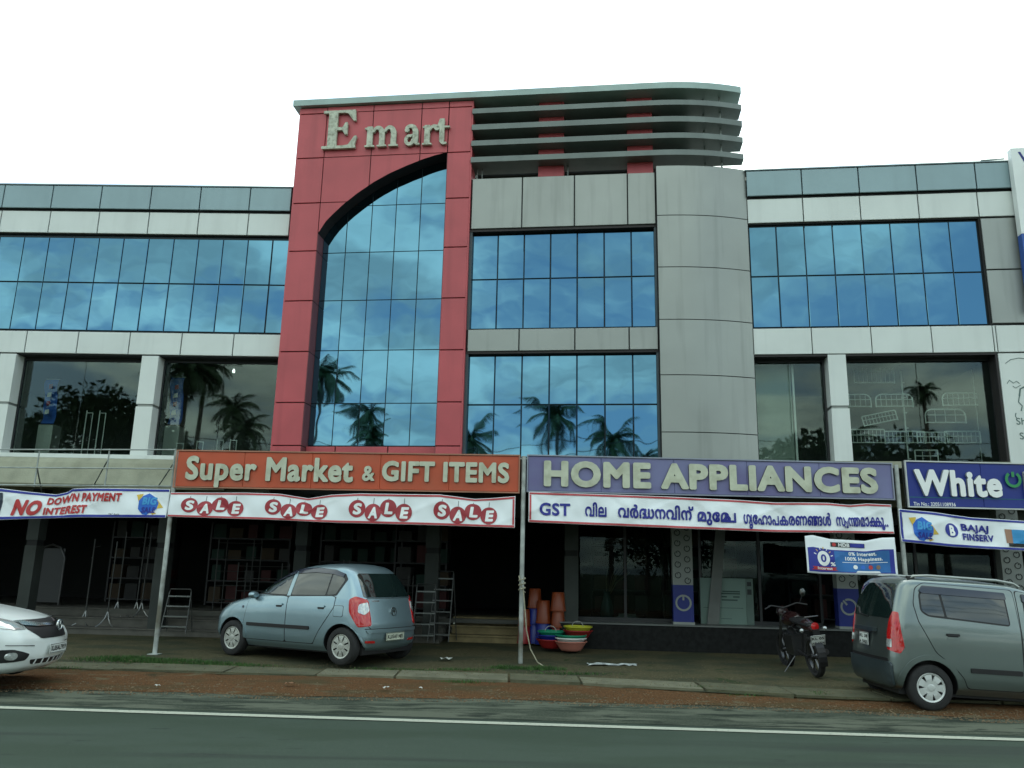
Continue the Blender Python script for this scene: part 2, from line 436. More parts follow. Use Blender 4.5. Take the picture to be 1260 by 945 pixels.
def _asph(t, b, g, noise, rng, mix, bump):
    c = mix(rng(noise(130, 4), .3, .7), (.030, .046, .034), (.060, .083, .064))
    c = mix(rng(noise(36, 5), .60, .72), c, (.085, .105, .085))
    c = mix(rng(noise(.35, 5, (1, 3, 1)), .42, .62), c, (.038, .056, .040))
    c = mix(rng(noise(1.0, 3, (.12, 1.6, 1)), .52, .66), c, (.034, .046, .037))
    c = mix(rng(noise(2.2, 9, (.6, 2, 1)), .62, .70), c, (.026, .034, .029))
    t.links.new(c, b.inputs['Base Color']); b.inputs['Roughness'].default_value = .8; bump(noise(110, 4), .8, .012)
def _should(t, b, g, noise, rng, mix, bump):
    c = mix(rng(noise(50, 4), .35, .65), (.034, .044, .032), (.072, .084, .062))
    c = mix(rng(noise(1.3, 8, (.5, 2.4, 1)), .45, .56), c, (.10, .112, .083))
    c = mix(rng(noise(2.7, 8, (.5, 2, 1)), .52, .6), c, (.028, .036, .027))
    t.links.new(c, b.inputs['Base Color']); b.inputs['Roughness'].default_value = .9; bump(noise(60, 5), .8, .02)
def _soil(t, b, g, noise, rng, mix, bump):
    c = mix(rng(noise(38, 6), .35, .65), (.080, .042, .019), (.140, .070, .031))
    c = mix(rng(noise(1.1, 8, (.6, 1.6, 1)), .48, .66), c, (.075, .056, .028))
    c = mix(rng(noise(3.1, 8, (.6, 1.5, 1)), .58, .66), c, (.12, .095, .055))
    c = mix(rng(noise(1.7, 8), .62, .72), c, (.050, .040, .020))
    t.links.new(c, b.inputs['Base Color']); b.inputs['Roughness'].default_value = .95; bump(noise(45, 6), 1.0, .03)
def _plaza(t, b, g, noise, rng, mix, bump):
    c = mix(rng(noise(20, 6), .3, .7), (.056, .050, .026), (.086, .078, .045))
    c = mix(rng(noise(.8, 7, (1, 1.6, 1)), .44, .6), c, (.042, .046, .028))
    c = mix(rng(noise(2.6, 8), .60, .68), c, (.03, .042, .018))
    t.links.new(c, b.inputs['Base Color']); b.inputs['Roughness'].default_value = .85; bump(noise(30, 6), .5, .02)
def _line(t, b, g, noise, rng, mix, bump):
    c = mix(rng(noise(26, 8), .56, .70), (.36, .38, .31), (.12, .14, .11))
    t.links.new(c, b.inputs['Base Color']); b.inputs['Roughness'].default_value = .7
ASPH, SHOULD, SOIL, PLAZA, LINE = (gmat(n, f) for n, f in (('asphalt', _asph), ('shoulder', _should), ('red_soil', _soil), ('plaza_concrete', _plaza), ('line_paint', _line)))
EARTH = M('far_earth', (.045, .065, .03), .95, scale=.3, var=.3)
def lerp(a, b, t): return a+(b-a)*t
def curve_at(pts, x):
    return float(np.interp(x, [p[0] for p in pts], [p[1] for p in pts]))
def sheet(name, edge0, edge1, z0, z1, mat_, x0=-40, x1=40, nx=240, ny=10, rough=0.0, label=None):
    """ground strip between two wavering edges"""
    v = []; f = []
    for i in range(nx+1):
        x = x0+(x1-x0)*i/nx; a, b = edge0(x), edge1(x)
        for j in range(ny+1):
            t = j/ny; v.append((x, a+(b-a)*t, lerp(z0, z1, t)+(rough*random.uniform(-1, 1) if 0 < j < ny else 0)))
    f = [(i*(ny+1)+j, (i+1)*(ny+1)+j, (i+1)*(ny+1)+j+1, i*(ny+1)+j+1) for i in range(nx) for j in range(ny)]
    return link(name, mesh(name, v, f, mat_, smooth=True), kind='structure')
def wav(pts, amp, s):
    ph = [random.uniform(0, 6.28) for _ in range(5)]
    return lambda x: curve_at(pts, x)+amp*sum(math.sin(x*k*s+p)/(i+1) for i, (k, p) in enumerate(zip((1, 2.3, 5.1, 9.7, 17), ph)))
roady = lambda x: 9.52-.057*x
e_sh = wav([(-40, 11.9), (-6.5, 11.25), (0, 11.2), (3, 11.15), (6, 10.55), (40, 8.6)], .06, 1.3)
e_soil = wav([(-40, 12.9), (-6, 12.6), (-1, 12.4), (1, 12.2), (2.5, 11.8), (4, 11.35), (7, 10.9), (40, 9)], .05, .9)
b = MB(); b.add([(-700,-700,-.03),(700,-700,-.03),(700,700,-.03),(-700,700,-.03)], [(0,1,2,3)]); b.build('ground', EARTH, kind='structure')
sheet('road', lambda x: roady(x)-9.5, lambda x: roady(x)+.35, 0, 0, ASPH, ny=3, nx=40)
sheet('road_shoulder', lambda x: roady(x)+.3, lambda x: e_sh(x)+.25, .004, .006, SHOULD, ny=8, rough=.003)
sheet('soil_verge', e_sh, lambda x: e_soil(x)+.25, .010, .098, SOIL, nx=500, ny=22, rough=.006)
sheet('forecourt', lambda x: e_soil(x)+.06, lambda x: 17.6-.12*x, .09, .30, PLAZA, ny=24, nx=160, rough=.002)
sheet('edge_line', lambda x: roady(x)-.02, lambda x: roady(x)+.13, .008, .008, LINE, ny=1, nx=80)
# far verge behind the photographer
sheet('opposite_verge', lambda x: -6-.057*x, lambda x: roady(x)-9.4, .01, .004, SOIL, nx=60, ny=4)
SLAB = M('kerb_slab', (.085, .084, .048), .9, var=.25, scale=5, bump=.5, bscale=30, dirt=(.06, .065, .035), dirtamt=.8, dscale=2.2)
SLABB = M('kerb_slab_pale', (.135, .132, .085), .9, var=.2, scale=6, bump=.5, bscale=30, dirt=(.09, .09, .055), dirtamt=.7, dscale=2.5)
kerb = link('kerb', None, kind='structure')
sl_front = lambda x: curve_at([(-9,12.75),(-6.27,12.66),(-1,12.42),(.9,12.2),(2.5,11.8),(4.1,11.35),(7,11.1)], x)
xx = -7.2; i = 0
while xx < 6.8:
    w = random.uniform(1.0, 1.75); x2 = xx+w
    a0, a1 = sl_front(xx)+.04, sl_front(x2)+.04; b0, b1 = a0+random.uniform(.62, .72), a1+random.uniform(.62, .72)
    z = random.uniform(.112, .130); tl = random.uniform(-.012, .012)
    bb = MB(); g = .02
    vv = [(xx+g,a0,0),(x2-g,a1,0),(x2-g,b1,0),(xx+g,b0,0),(xx+g,a0,z),(x2-g,a1,z+tl),(x2-g,b1,z+tl+.008),(xx+g,b0,z+.008)]
    bb.add(vv, [(0,3,2,1),(4,5,6,7),(0,1,5,4),(1,2,6,5),(2,3,7,6),(3,0,4,7)])
    if not (-2.7 < xx < -2.2): bb.build('slab', SLABB if i in (3, 4, 6) else SLAB, kerb)
    xx = x2; i += 1

# ------------------------------------------------------------------ the shopping building
bld = thing('commercial_building', 'three storey commercial block with red arched tower, blue mirror windows and grey louvres', 'building', FC)
# left wing
def backing(name, F, x0, x1, y0, y1, z0, z1, m=BACK): b = MB(); b.box(x0, x1, y0, y1, z0, z1); return b.build(name, m, bld, F)
lw = backing('wall', FL, -12, -.5, .035, .3, 8.96, 10.12)
pu = [-12+.0]+[-7.26-1.15*k for k in (3, 2, 1)]+[-7.26, -6.12, -4.98, -3.82, -2.67, -1.52, -.56]
panels(lw, FL, pu, [9.56, 10.14], -.04, BLUEP); panels(lw, FL, pu, [8.97, 9.52], 0, WHITEP)
b = MB(); b.box(-12, -.5, -.05, 4, 10.145, 10.17); b.build('coping', M('coping', (.2, .26, .27), .5), bld, FL)
cw = backing('curtain_wall', FL, -12, -.5, .10, .3, 6.66, 8.96, MULL)
panes(cw, FL, [-12, -11.26, -10.69, -10.12, -9.55, -8.97, -8.4, -7.83, -7.25, -6.68, -6.10, -5.52, -4.94, -4.37, -3.79, -3.21, -2.64, -2.07, -1.5, -.93, -.52], [6.68, 7.81, 8.90], .075)
lb = backing('wall', FL, -12, -.5, .035, .3, 6.10, 6.66)
bu = [-12, -10.9, -9.7, -8.54, -7.38, -6.22, -5.06, -3.9, -2.74, -1.58, -.5]
panels(lb, FL, bu, [6.12, 6.64], 0, WHITEP)
b = MB(); b.box(-12, -.5, .3, .55, 3.9, 10.12); 
def opening_wall(F, x0, x1, wins, z0, z1, y0, y1, m, name='wall'):
    """wall with window openings: list of (x0,x1,z0,z1)"""
    b = MB(); b.prism(rect(x0, x1, z0, z1), y0, y1, [rect(*w)[::-1] for w in wins]); return b.build(name, m, bld, F)
# upper rooms behind the clear first-floor windows
def room(F, x0, x1, y0, y1, z0, z1, m, fm=None, name='room'):
    b = MB(); t = .08
    b.box(x0, x1, y1, y1+t, z0, z1); b.box(x0-t, x0, y0, y1+t, z0, z1); b.box(x1, x1+t, y0, y1+t, z0, z1)
    b.box(x0-t, x1+t, y0, y1+t, z1, z1+t); b.m = 1; b.box(x0-t, x1+t, y0, y1+t, z0-t, z0)
    return b.build(name, [m, fm or m], bld, F)
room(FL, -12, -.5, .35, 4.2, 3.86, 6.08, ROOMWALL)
for u0, u1 in ((-12, -10.25), (-9.9, -6.74), (-6.38, -3.57), (-3.2, -.5)):
    wf = MB(); t_ = .035
    wf.box(u0, u1, .30, .36, 3.9, 3.94); wf.box(u0, u1, .30, .36, 6.03, 6.08); wf.box(u0, u0+t_, .30, .36, 3.94, 6.03); wf.box(u1-t_, u1, .30, .36, 3.94, 6.03)
    w_ = wf.build('window', DARKF, bld, FL)
    n = 2; 
    for k in range(n):
        a = u0+t_+(u1-u0-2*t_)*k/n; c = u0+t_+(u1-u0-2*t_)*(k+1)/n
        link('pane', panel(c-a-.006, 2.085, .012, CLEAR), w_, FL @ T(((a+c)/2, .325, 4.985)))
for u0, u1 in ((-10.25, -9.9), (-6.74, -6.38), (-3.57, -3.2)):
    b = MB(); b.box(u0, u1, -.0, .45, 5.02, 6.10); b.box(u0, u1, 0, .45, 3.78, 4.96); b.m = 1; b.box(u0+.02, u1-.02, .03, .45, 4.95, 5.03)
    b.build('pillar', [WHITEP, GREYP], bld, FL)
b = MB(); b.box(-12, -.5, -.06, .45, 3.81, 3.895); b.build('sill', WHITEP, bld, FL)
b = MB(); b.box(-12, -.5, .02, .45, 3.0, 3.80); b.build('wall', CONC, bld, FL)
ch = MB(); pr = [(0, 3.70), (-1.22, 3.66), (-1.30, 3.56), (-1.52, 3.12), (-1.50, 3.05), (-1.40, 3.05), (-1.2, 3.42), (0, 3.45)]  # ledge drawn further out, its shape set to shade the pillars below
v = [(x, y, z) for x in (-12, -.9) for y, z in pr]; ch.add(v, [tuple(range(8))[::-1], tuple(range(8, 16))]+[(k, (k+1)%8, 8+(k+1)%8, 8+k) for k in range(8)]); ch.build('sunshade', CONC, bld, FL)
# red tower
def arch(u): return curve_at([(-4.47,8.92),(-4.3,9.22),(-4.14,9.40),(-3.9,9.64),(-3.6,9.89),(-3.25,10.14),(-2.88,10.35),(-2.5,10.52),(-2.14,10.66),(-1.85,10.75),(-1.58,10.81)], u)
AU0, AU1 = -4.46, -1.58
red = backing('tower_wall', FC, -5.12, AU0, .035, .7, 3.3, 12.1); 
b = MB(); b.box(AU1, -1.04, .035, .7, 3.3, 12.1); b.build('tower_wall', BACK, bld, FC)
top_poly = [(u, arch(u)) for u in np.linspace(AU0, AU1, 20)]+[(AU1, 12.1), (AU0, 12.1)]
b = MB(); b.prism(top_poly, .035, .7); b.build('tower_wall', BACK, bld, FC)
zj = [3.3, 4.13, 5.06, 6.19, 7.35, 8.52, 9.68, 10.80, 11.93, 12.09]
uj = [-5.12, -4.46, -3.35, -2.21, -1.58, -1.04]
for a, c in ((0, 1), (4, 5)): panels(red, FC, [uj[a], uj[c]], zj, 0, REDP, gap=.02)
for i in range(1, 4):
    for j in range(len(zj)-1):
        u0, u1, z0, z1 = uj[i]+.01, uj[i+1]-.01, zj[j]+.01, zj[j+1]-.01
        us = np.linspace(u0, u1, 70); lowz = [max(z0, arch(u)+.0) for u in us]
        if min(lowz) >= z1-.02: continue
        low = [(u, z) for u, z in zip(us, lowz) if z < z1]
        if lowz[0] < z1 and lowz[-1] < z1: poly = low+[(u1, z1), (u0, z1)]
        else:
            lastu = low[-1][0] if lowz[0] < z1 else None
            if lastu is None: poly = low+[(u1, z1), (low[0][0], z1)]
            else: poly = low+[(lastu, z1), (u0, z1)]
        if len(poly) < 4: continue
        b = MB(); b.prism(poly, 0, .03); b.build('panel', REDP, red, FC)
panels(red, FC, [AU0, -3.8, -2.65, AU1], [3.75, 4.16], .25, REDP)
# arch soffit and reveals
b = MB(); us = np.linspace(AU0, AU1, 26)
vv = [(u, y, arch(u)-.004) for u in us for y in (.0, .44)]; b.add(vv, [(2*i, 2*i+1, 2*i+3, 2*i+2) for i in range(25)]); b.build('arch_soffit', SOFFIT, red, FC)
for u in (AU0+.003, AU1-.003):
    for j in range(len(zj)-1):
        z0, z1 = zj[j], min(zj[j+1], arch(u))
        if z1-z0 < .1: continue
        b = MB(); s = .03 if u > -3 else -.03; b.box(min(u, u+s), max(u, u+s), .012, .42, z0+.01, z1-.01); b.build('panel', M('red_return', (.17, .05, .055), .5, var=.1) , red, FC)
# side return facing the left wing, and inner edge to the grey bay
b = MB(); b.box(-5.13, -5.10, .0, 1.2, 3.3, 12.08); b.build('side_panel', REDP, red, FC)
b = MB(); b.box(-1.05, -1.02, .01, .5, 3.3, 12.08); b.build('side_panel', REDP, red, FC)
gw = MB(); gp = [(AU0, 4.16)]+[(AU1, 4.16)]+[(u, arch(u)) for u in np.linspace(AU1, AU0, 20)]; gw.prism(gp, .385, .43); cwt = gw.build('curtain_wall', MULL, bld, FC)
gu = [-4.46, -3.92, -3.35, -2.79, -2.22, -1.6]; gz = [4.18, 5.11, 6.30, 7.46, 8.60, 9.74, 10.85]
for i in range(5):
    for j in range(6):
        u0, u1, z0, z1 = gu[i]+.010, gu[i+1]-.010, gz[j]+.010, gz[j+1]-.010
        us = np.linspace(u0, u1, 9); tp = [(u, min(z1, arch(u)-.01)) for u in us]; tp = [(u, z) for u, z in tp if z > z0+.03]
        if len(tp) < 2: continue
        poly = [(tp[0][0], z0), (u1, z0)]+tp[::-1]
        J = Matrix.Rotation(R(random.gauss(0, .16)), 4, 'Z') @ Matrix.Rotation(R(random.gauss(0, .16)), 4, 'X')
        cu, cz = (u0+u1)/2, (z0+z1)/2
        b = MB(); b.prism([(x-cu, z-cz) for x, z in poly], 0, .02); b.build('pane', BLUEGLASS, cwt, FC @ T((cu, .36, cz)) @ J)
# centre bay
gb = backing('wall', FC, -1.02, 3.03, .10, .6, 8.95, 10.16)
panels(gb, FC, [-1.0, .13, 1.28, 2.43, 3.03], [8.95, 10.17], .06, GREYP)
gb2 = backing('wall', FC, -1.02, 3.03, .10, .6, 6.17, 6.66); panels(gb2, FC, [-.99, .12, 1.30, 2.43, 3.03], [6.16, 6.66], .06, GREYP)
for z0, z1, rows in ((6.66, 8.95, [6.70, 7.83, 8.94]), (3.9, 6.16, [3.93, 5.04, 6.15])):
    c_ = backing('curtain_wall', FC, -1.02, 3.03, .25, .6, z0, z1, MULL)
    panes(c_, FC, [-1.0, -.40, .18, .76, 1.34, 1.92, 2.50, 3.03], rows, .22)
    b = MB(); b.box(-1.02, -.96, .1, .245, z0, z1); b.build('reveal', M('reveal', (.05, .07, .08), .5), c_, FC); b = MB(); b.box(2.985, 3.03, .1, .245, z0, z1); b.build('reveal', MATS['reveal'], c_, FC)
b = MB(); b.box(-1.02, 3.03, .07, .6, 3.3, 3.9); b.build('wall', GREYP, bld, FC)
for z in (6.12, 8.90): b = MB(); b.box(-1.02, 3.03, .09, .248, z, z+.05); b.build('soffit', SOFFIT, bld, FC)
# curved column
def colp(t, off=0.0): return (3.05+1.93*t, -.045+.36*t**2.3+off)
zc = [3.0, 3.3, 4.42, 5.60, 6.78, 7.93, 9.10, 10.26]
colo = MB(); ts = np.linspace(0, 1, 15); vv = [(*colp(t, .02), z) for t in ts for z in (3.0, 10.24)]; colo.add(vv, [(2*i, 2*i+2, 2*i+3, 2*i+1) for i in range(14)])
colo.box(3.035, 3.08, -.03, .6, 3.0, 10.24); cl_ = colo.build('curved_column', BACK, bld, FC)
for j in range(1, 7):
    b = MB(); z0, z1 = zc[j]+.009, zc[j+1]-.009; vv = []
    for t in ts: x, y = colp(t); vv += [(x, y, z0), (x, y, z1), (x, y+.025, z1), (x, y+.025, z0)]
    ff = [(4*i+k, 4*i+4+k, 4*i+4+(k+1)%4, 4*i+(k+1)%4) for i in range(14) for k in range(4)]; ff += [(0, 1, 2, 3), (59, 58, 57, 56)]
    b.add(vv, ff); b.build('panel', GREYP, cl_, FC, smooth=True)
b = MB(); b.add([(*colp(t), 10.258) for t in ts]+[(4.98, 1.0, 10.258), (3.05, 1.0, 10.258)], [tuple(range(17))]); b.build('cap', GREYP, cl_, FC)
# roof slab and louvres
def fin(name, z0, z1, front, back_, m, mu):
    us_ = np.concatenate([np.linspace(-1.03 if mu is None else mu, 3.0, 5), np.linspace(3.2, 4.96, 12)])
    fr = [(u, front-.0+.34*max(0, (u-3.0)/1.96)**2.2) for u in us_]
    bk = [(u, max(back_+.0*u, 0)) for u in us_]; bk = [(u, max(y, fy+.10)) for (u, y), (_, fy) in zip(bk, fr)]
    o = fr+bk[::-1]; n = len(o); b = MB(); b.add([(x, y, z0) for x, y in o]+[(x, y, z1) for x, y in o], [tuple(range(n))[::-1], tuple(n+k for k in range(n))]+[(k, (k+1)%n, n+(k+1)%n, n+k) for k in range(n)])
    return b.build(name, m, bld, FC)
FIN = M('louvre_grey', (.15, .175, .162), .5, .1, var=.12, streak=.2)
FINU = FIN
for z0, z1, bk in ((11.72, 11.84, .72), (11.31, 11.44, .72), (10.915, 11.04, .70), (10.51, 10.635, .56)): fin('louvre', z0, z1, -.05, bk, FIN, None)
b = MB(); b.box(-1.03, 3.85, .76, .80, 10.5, 12.1); b.build('louvre_backing', M('backing_grey', (.07, .08, .075), .7), bld, FC)  # wall added behind the louvres to block backlight and keep their undersides dark
ROOFM = M('roof_fascia', (.30, .39, .36), .5, .1, var=.1)
fin('roof', 12.10, 12.25, -.10, 2.6, ROOFM, -5.27)
for u0, u1 in ((.46, 1.03), (2.44, 3.0)):
    b = MB(); b.box(u0, u1, .25, .8, 9.9, 12.1); b.build('roof_post', REDP, bld, FC)
b = MB(); b.tube([(4.5, .38, 10.2), (4.5, .38, 12.1)], .02); b.build('louvre_rod', GALV, bld, FC)
b = MB(); b.tube([(4.15, .45, 10.2), (4.15, .45, 12.1)], .02); b.build('louvre_rod', GALV, bld, FC)
for u in (-.93, -.82, .98, 1.12): b = MB(); b.tube([(u, .3, 10.16), (u, .3, 10.55)], .014); b.build('louvre_rod', GALV, bld, FC)
# right wing
rb = backing('wall', FR, 5.0, 13, .035, .3, 8.98, 10.2)
ru = [5.02, 6.18, 7.35, 8.52, 9.70, 10.86, 12.02, 13]
panels(rb, FR, ru, [9.61, 10.21], -.04, BLUEP); panels(rb, FR, ru, [9.0, 9.57], 0, WHITEP)
b = MB(); b.box(5.0, 13, -.05, 4, 10.215, 10.24); b.build('coping', MATS['coping'], bld, FR)
cr = backing('curtain_wall', FR, 5.0, 9.68, .10, .3, 6.67, 9.0, MULL)
panes(cr, FR, [5.04, 5.61, 6.19, 6.77, 7.35, 7.94, 8.52, 9.11, 9.66], [6.69, 7.82, 8.95], .075)
gr = backing('wall', FR, 9.68, 13, .035, .3, 6.67, 9.0); panels(gr, FR, [9.71, 10.6, 11.8, 13], [6.69, 7.84, 8.98], 0, GREYP)
rb2 = backing('wall', FR, 5.0, 13, .035, .3, 6.08, 6.67); panels(rb2, FR, [5.02, 6.19, 7.36, 8.53, 9.70, 9.76, 10.9, 12, 13], [6.09, 6.66], 0, WHITEP, gap=.018)
room(FR, 5.0, 9.74, .35, 4.0, 3.86, 6.06, ROOMWALL)
for u0, u1 in ((5.04, 6.47), (6.84, 9.73)):
    wf = MB(); t_ = .035
    wf.box(u0, u1, .30, .36, 3.9, 3.94); wf.box(u0, u1, .30, .36, 6.0, 6.05); wf.box(u0, u0+t_, .30, .36, 3.94, 6.0); wf.box(u1-t_, u1, .30, .36, 3.94, 6.0)
    w_ = wf.build('window', DARKF, bld, FR)
    for k in range(2):
        a = u0+t_+(u1-u0-2*t_)*k/2; c = u0+t_+(u1-u0-2*t_)*(k+1)/2
        link('pane', panel(c-a-.006, 2.055, .012, CLEAR), w_, FR @ T(((a+c)/2, .325, 4.97)))
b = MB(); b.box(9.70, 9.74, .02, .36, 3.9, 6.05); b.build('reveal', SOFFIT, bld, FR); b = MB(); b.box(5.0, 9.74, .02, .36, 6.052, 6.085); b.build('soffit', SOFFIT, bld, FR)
b = MB(); b.box(6.48, 6.83, 0, .45, 5.02, 6.08); b.box(6.48, 6.83, 0, .45, 3.78, 4.96); b.m = 1; b.box(6.50, 6.81, .03, .45, 4.95, 5.03); b.build('pillar', [WHITEP, GREYP], bld, FR)
b = MB(); b.box(5.0, 9.75, -.02, .45, 3.0, 3.895); b.build('wall', CONC, bld, FR)
pw = backing('wall', FR, 9.75, 13, .05, .3, 3.0, 6.08)
b = MB(); b.box(9.75, 13, .0, .05, 3.02, 6.07); b.build('poster_panel', WHITEP, pw, FR)
# main mass behind the skins
for F, x0, x1, z1, y0 in ((FL, -12, -.4, 10.1, 4.3), (FC, -5.1, 4.9, 10.1, 2.0), (FR, 4.9, 13, 10.1, 4.1)):
    b = MB(); b.box(x0, x1, y0, y0+7, 3.2, z1-.05); b.build('rear_mass', M('rear_render', (.4, .4, .36), .9), bld, F)
for F, x0, x1, y1, z in ((FL, -12, -.4, 4.35, 9.98), (FC, -1.0, 5.0, 2.1, 10.02), (FR, 4.9, 13, 4.15, 10.0)):
    b = MB(); b.box(x0, x1, .31, y1, z, z+.08); b.build('roof_deck', MATS['rear_render'], bld, F)
b = MB(); b.box(-5.09, -1.05, .7, 2.0, 3.3, 12.08); b.build('tower_core', MATS['rear_render'], bld, FC)
for F, x0, x1, y0, y1 in ((FL, -12, -.5, .3, 4.3), (FR, 4.9, 13, .3, 4.1)):
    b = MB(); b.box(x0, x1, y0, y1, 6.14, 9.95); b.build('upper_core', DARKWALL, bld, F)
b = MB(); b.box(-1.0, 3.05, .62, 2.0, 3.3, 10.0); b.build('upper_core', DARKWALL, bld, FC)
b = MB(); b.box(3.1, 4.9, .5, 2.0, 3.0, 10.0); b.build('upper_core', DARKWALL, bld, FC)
# line drawing of a woman's head on the white panel
INK = M('grey_ink', (.10, .15, .14), .6)
sk = []
for pts, w in (([(9.86,5.86),(9.97,5.94),(10.12,5.97),(10.3,5.95)], .012), ([(9.85,5.45),(9.9,5.52),(9.97,5.46),(10.03,5.5),(10.08,5.45)], .014), ([(10.05,5.2),(10.08,5.34),(10.15,5.38),(10.22,5.33),(10.24,5.2)], .03),
               ([(10.05,5.2),(10.02,5.08),(10.08,5.0),(10.05,4.9)], .02), ([(9.95,4.86),(9.93,4.8),(9.96,4.74)], .015), ([(9.95,5.40),(10.0,5.36),(10.1,5.42)], .012), ([(10.24,5.2),(10.3,5.05),(10.28,4.9)], .02)):
    p = MB(); p.prism(strip(pts, w), -.006, -.001); p.build('drawn_line', INK, pw, FR)
print_text(link('lettering', None, pw, FR), layout('Shri', .19, 9.93, 4.63, None, .012), lambda x, z: (x, -.004, z), INK)
print_text(link('lettering', None, pw, FR), layout('Shakthi', .19, 9.96, 4.34, None, .012), lambda x, z: (x, -.004, z), INK)
# ---- ground floor: pillars, shopfront, rooms
FG = frame(0, 16.6, -7)
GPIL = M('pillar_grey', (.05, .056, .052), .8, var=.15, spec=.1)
for (x, y, w) in ((-15.0, 17.3, .25), (-12.4, 17.25, .25), (-9.75, 17.1, .25), (-7.05, 17.05, .25), (-4.2, 16.95, .25), (-1.50, 16.6, .27), (1.24, 16.3, .27)):
    b = MB(); b.box(-w/2, w/2, -.13, .13, .2, 1.95); b.box(-w/2, w/2, -.13, .13, 2.06, 3.1); b.m = 1; b.box(-w/2+.015, w/2-.015, -.11, .11, 1.94, 2.07)
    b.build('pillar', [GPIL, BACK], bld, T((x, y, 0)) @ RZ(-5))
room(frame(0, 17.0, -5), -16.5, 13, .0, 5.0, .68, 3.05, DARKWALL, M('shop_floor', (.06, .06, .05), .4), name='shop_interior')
b = MB(); b.box(-16.5, 13, -.1, .6, 2.72, 3.3); b.build('beam', M('beam_dark', (.05, .055, .05), .8), bld, frame(0, 17.05, -5))
# raised plinth in front of the right shops, steps in the middle, long steps on the left
GRAN = M('black_granite', (.010, .011, .011), .6, var=.4, scale=12, spec=.12)
b = MB(); b.box(1.05, 9.6, -.32, 1.2, .2, .70); b.m = 1; b.box(1.05, 9.6, -.35, 1.2, .70, .725); b.build('plinth', [GRAN, M('plinth_edge', (.11, .12, .115), .5)], bld, FC)
STEP = M('step_stone', (.17, .135, .065), .8, var=.3, scale=4, bump=.3)
for k, (z0, z1, y0) in enumerate(((.22, .40, -.02), (.40, .56, .28), (.56, .71, .58))):
    b = MB(); b.box(-1.15, .95, y0, 1.2, z0, z1-.03); b.box(-1.17, .97, y0-.03, 1.2, z1-.03, z1); b.build('step', STEP, bld, FG)
for k, (z0, z1, y0) in enumerate(((.2, .37, -.75), (.37, .54, -.35), (.54, .70, .05))):
    b = MB(); b.box(-16.4, -1.25, y0, 1.2, z0, z1-.02); b.box(-16.4, -1.25, y0-.02, 1.2, z1-.02, z1); b.build('step', M('step_grey', (.085, .082, .07), .8, var=.25, scale=3, bump=.3), bld, frame(0, 17.1, -4))
# shopfront glazing on the right shops
for u0, u1 in ((1.35, 3.25), (3.75, 6.0), (6.35, 9.2)):
    wf = MB(); wf.box(u0, u1, .22, .28, .725, .80); wf.box(u0, u1, .22, .28, 2.66, 2.74); n = 2
    for k in range(n+1): x = u0+(u1-u0)*k/n; wf.box(x-.025, x+.025, .225, .275, .80, 2.66)
    w_ = wf.build('shop_window', DARKF, bld, FC)
    for k in range(n):
        a = u0+(u1-u0)*k/n+.03; c = u0+(u1-u0)*(k+1)/n-.03
        link('pane', panel(c-a, 1.85, .012, SHOPGLASS), w_, FC @ T(((a+c)/2, .25, 1.73)))
# pillars wrapped in white paper with power symbols above blue ones
NAVY = M('navy_print', (.012, .022, .16), .5, var=.08); GPAPER = M('grey_paper', (.24, .26, .24), .6, var=.06)
def ring_sym(par, F, cx_, cz_, r, w, m, a0=55, gapd=40, y=-.004):
    pts = [(cx_+r*math.cos(R(a0+gapd/2+k*(360-gapd)/22)), cz_+r*math.sin(R(a0+gapd/2+k*(360-gapd)/22))) for k in range(23)]
    b = MB(); b.prism(strip(pts, w), y, y+.003)
    ca, sa = math.cos(R(a0)), math.sin(R(a0)); b.prism(strip([(cx_+r*.35*ca, cz_+r*.35*sa), (cx_+r*1.1*ca, cz_+r*1.1*sa)], w), y, y+.003)
    return b.build('power_symbol', m, par, F)
INKD = M('dark_ink', (.02, .025, .025), .6)
for (x, y) in ((3.35, 16.05), (6.35, 15.72), (9.35, 15.5)):
    F_ = T((x, y, 0)) @ RZ(-6); b = MB(); b.box(-.19, .19, -.13, .13, .72, 1.45); b.m = 1; b.box(-.19, .19, -.13, .13, 1.45, 3.05)
    p_ = b.build('pillar', [NAVY, GPAPER], bld, F_)
    ring_sym(p_, F_ @ T((0, -.132, 0)), 0, 1.12, .135, .035, GPAPER, 130 if x > 5 else 90, 30 if x > 5 else 5)
    for k in range(16): ring_sym(p_, F_ @ T((0, -.132, 0)), -.09 if k % 2 else .09, 1.53+k*.1, .052, .016, INKD, (60, 120, 95, 75)[k % 4])
    b = MB(); b.box(-.2, .2, -.145, .13, .725, .77); b.build('pillar_base', GPAPER, p_, F_)
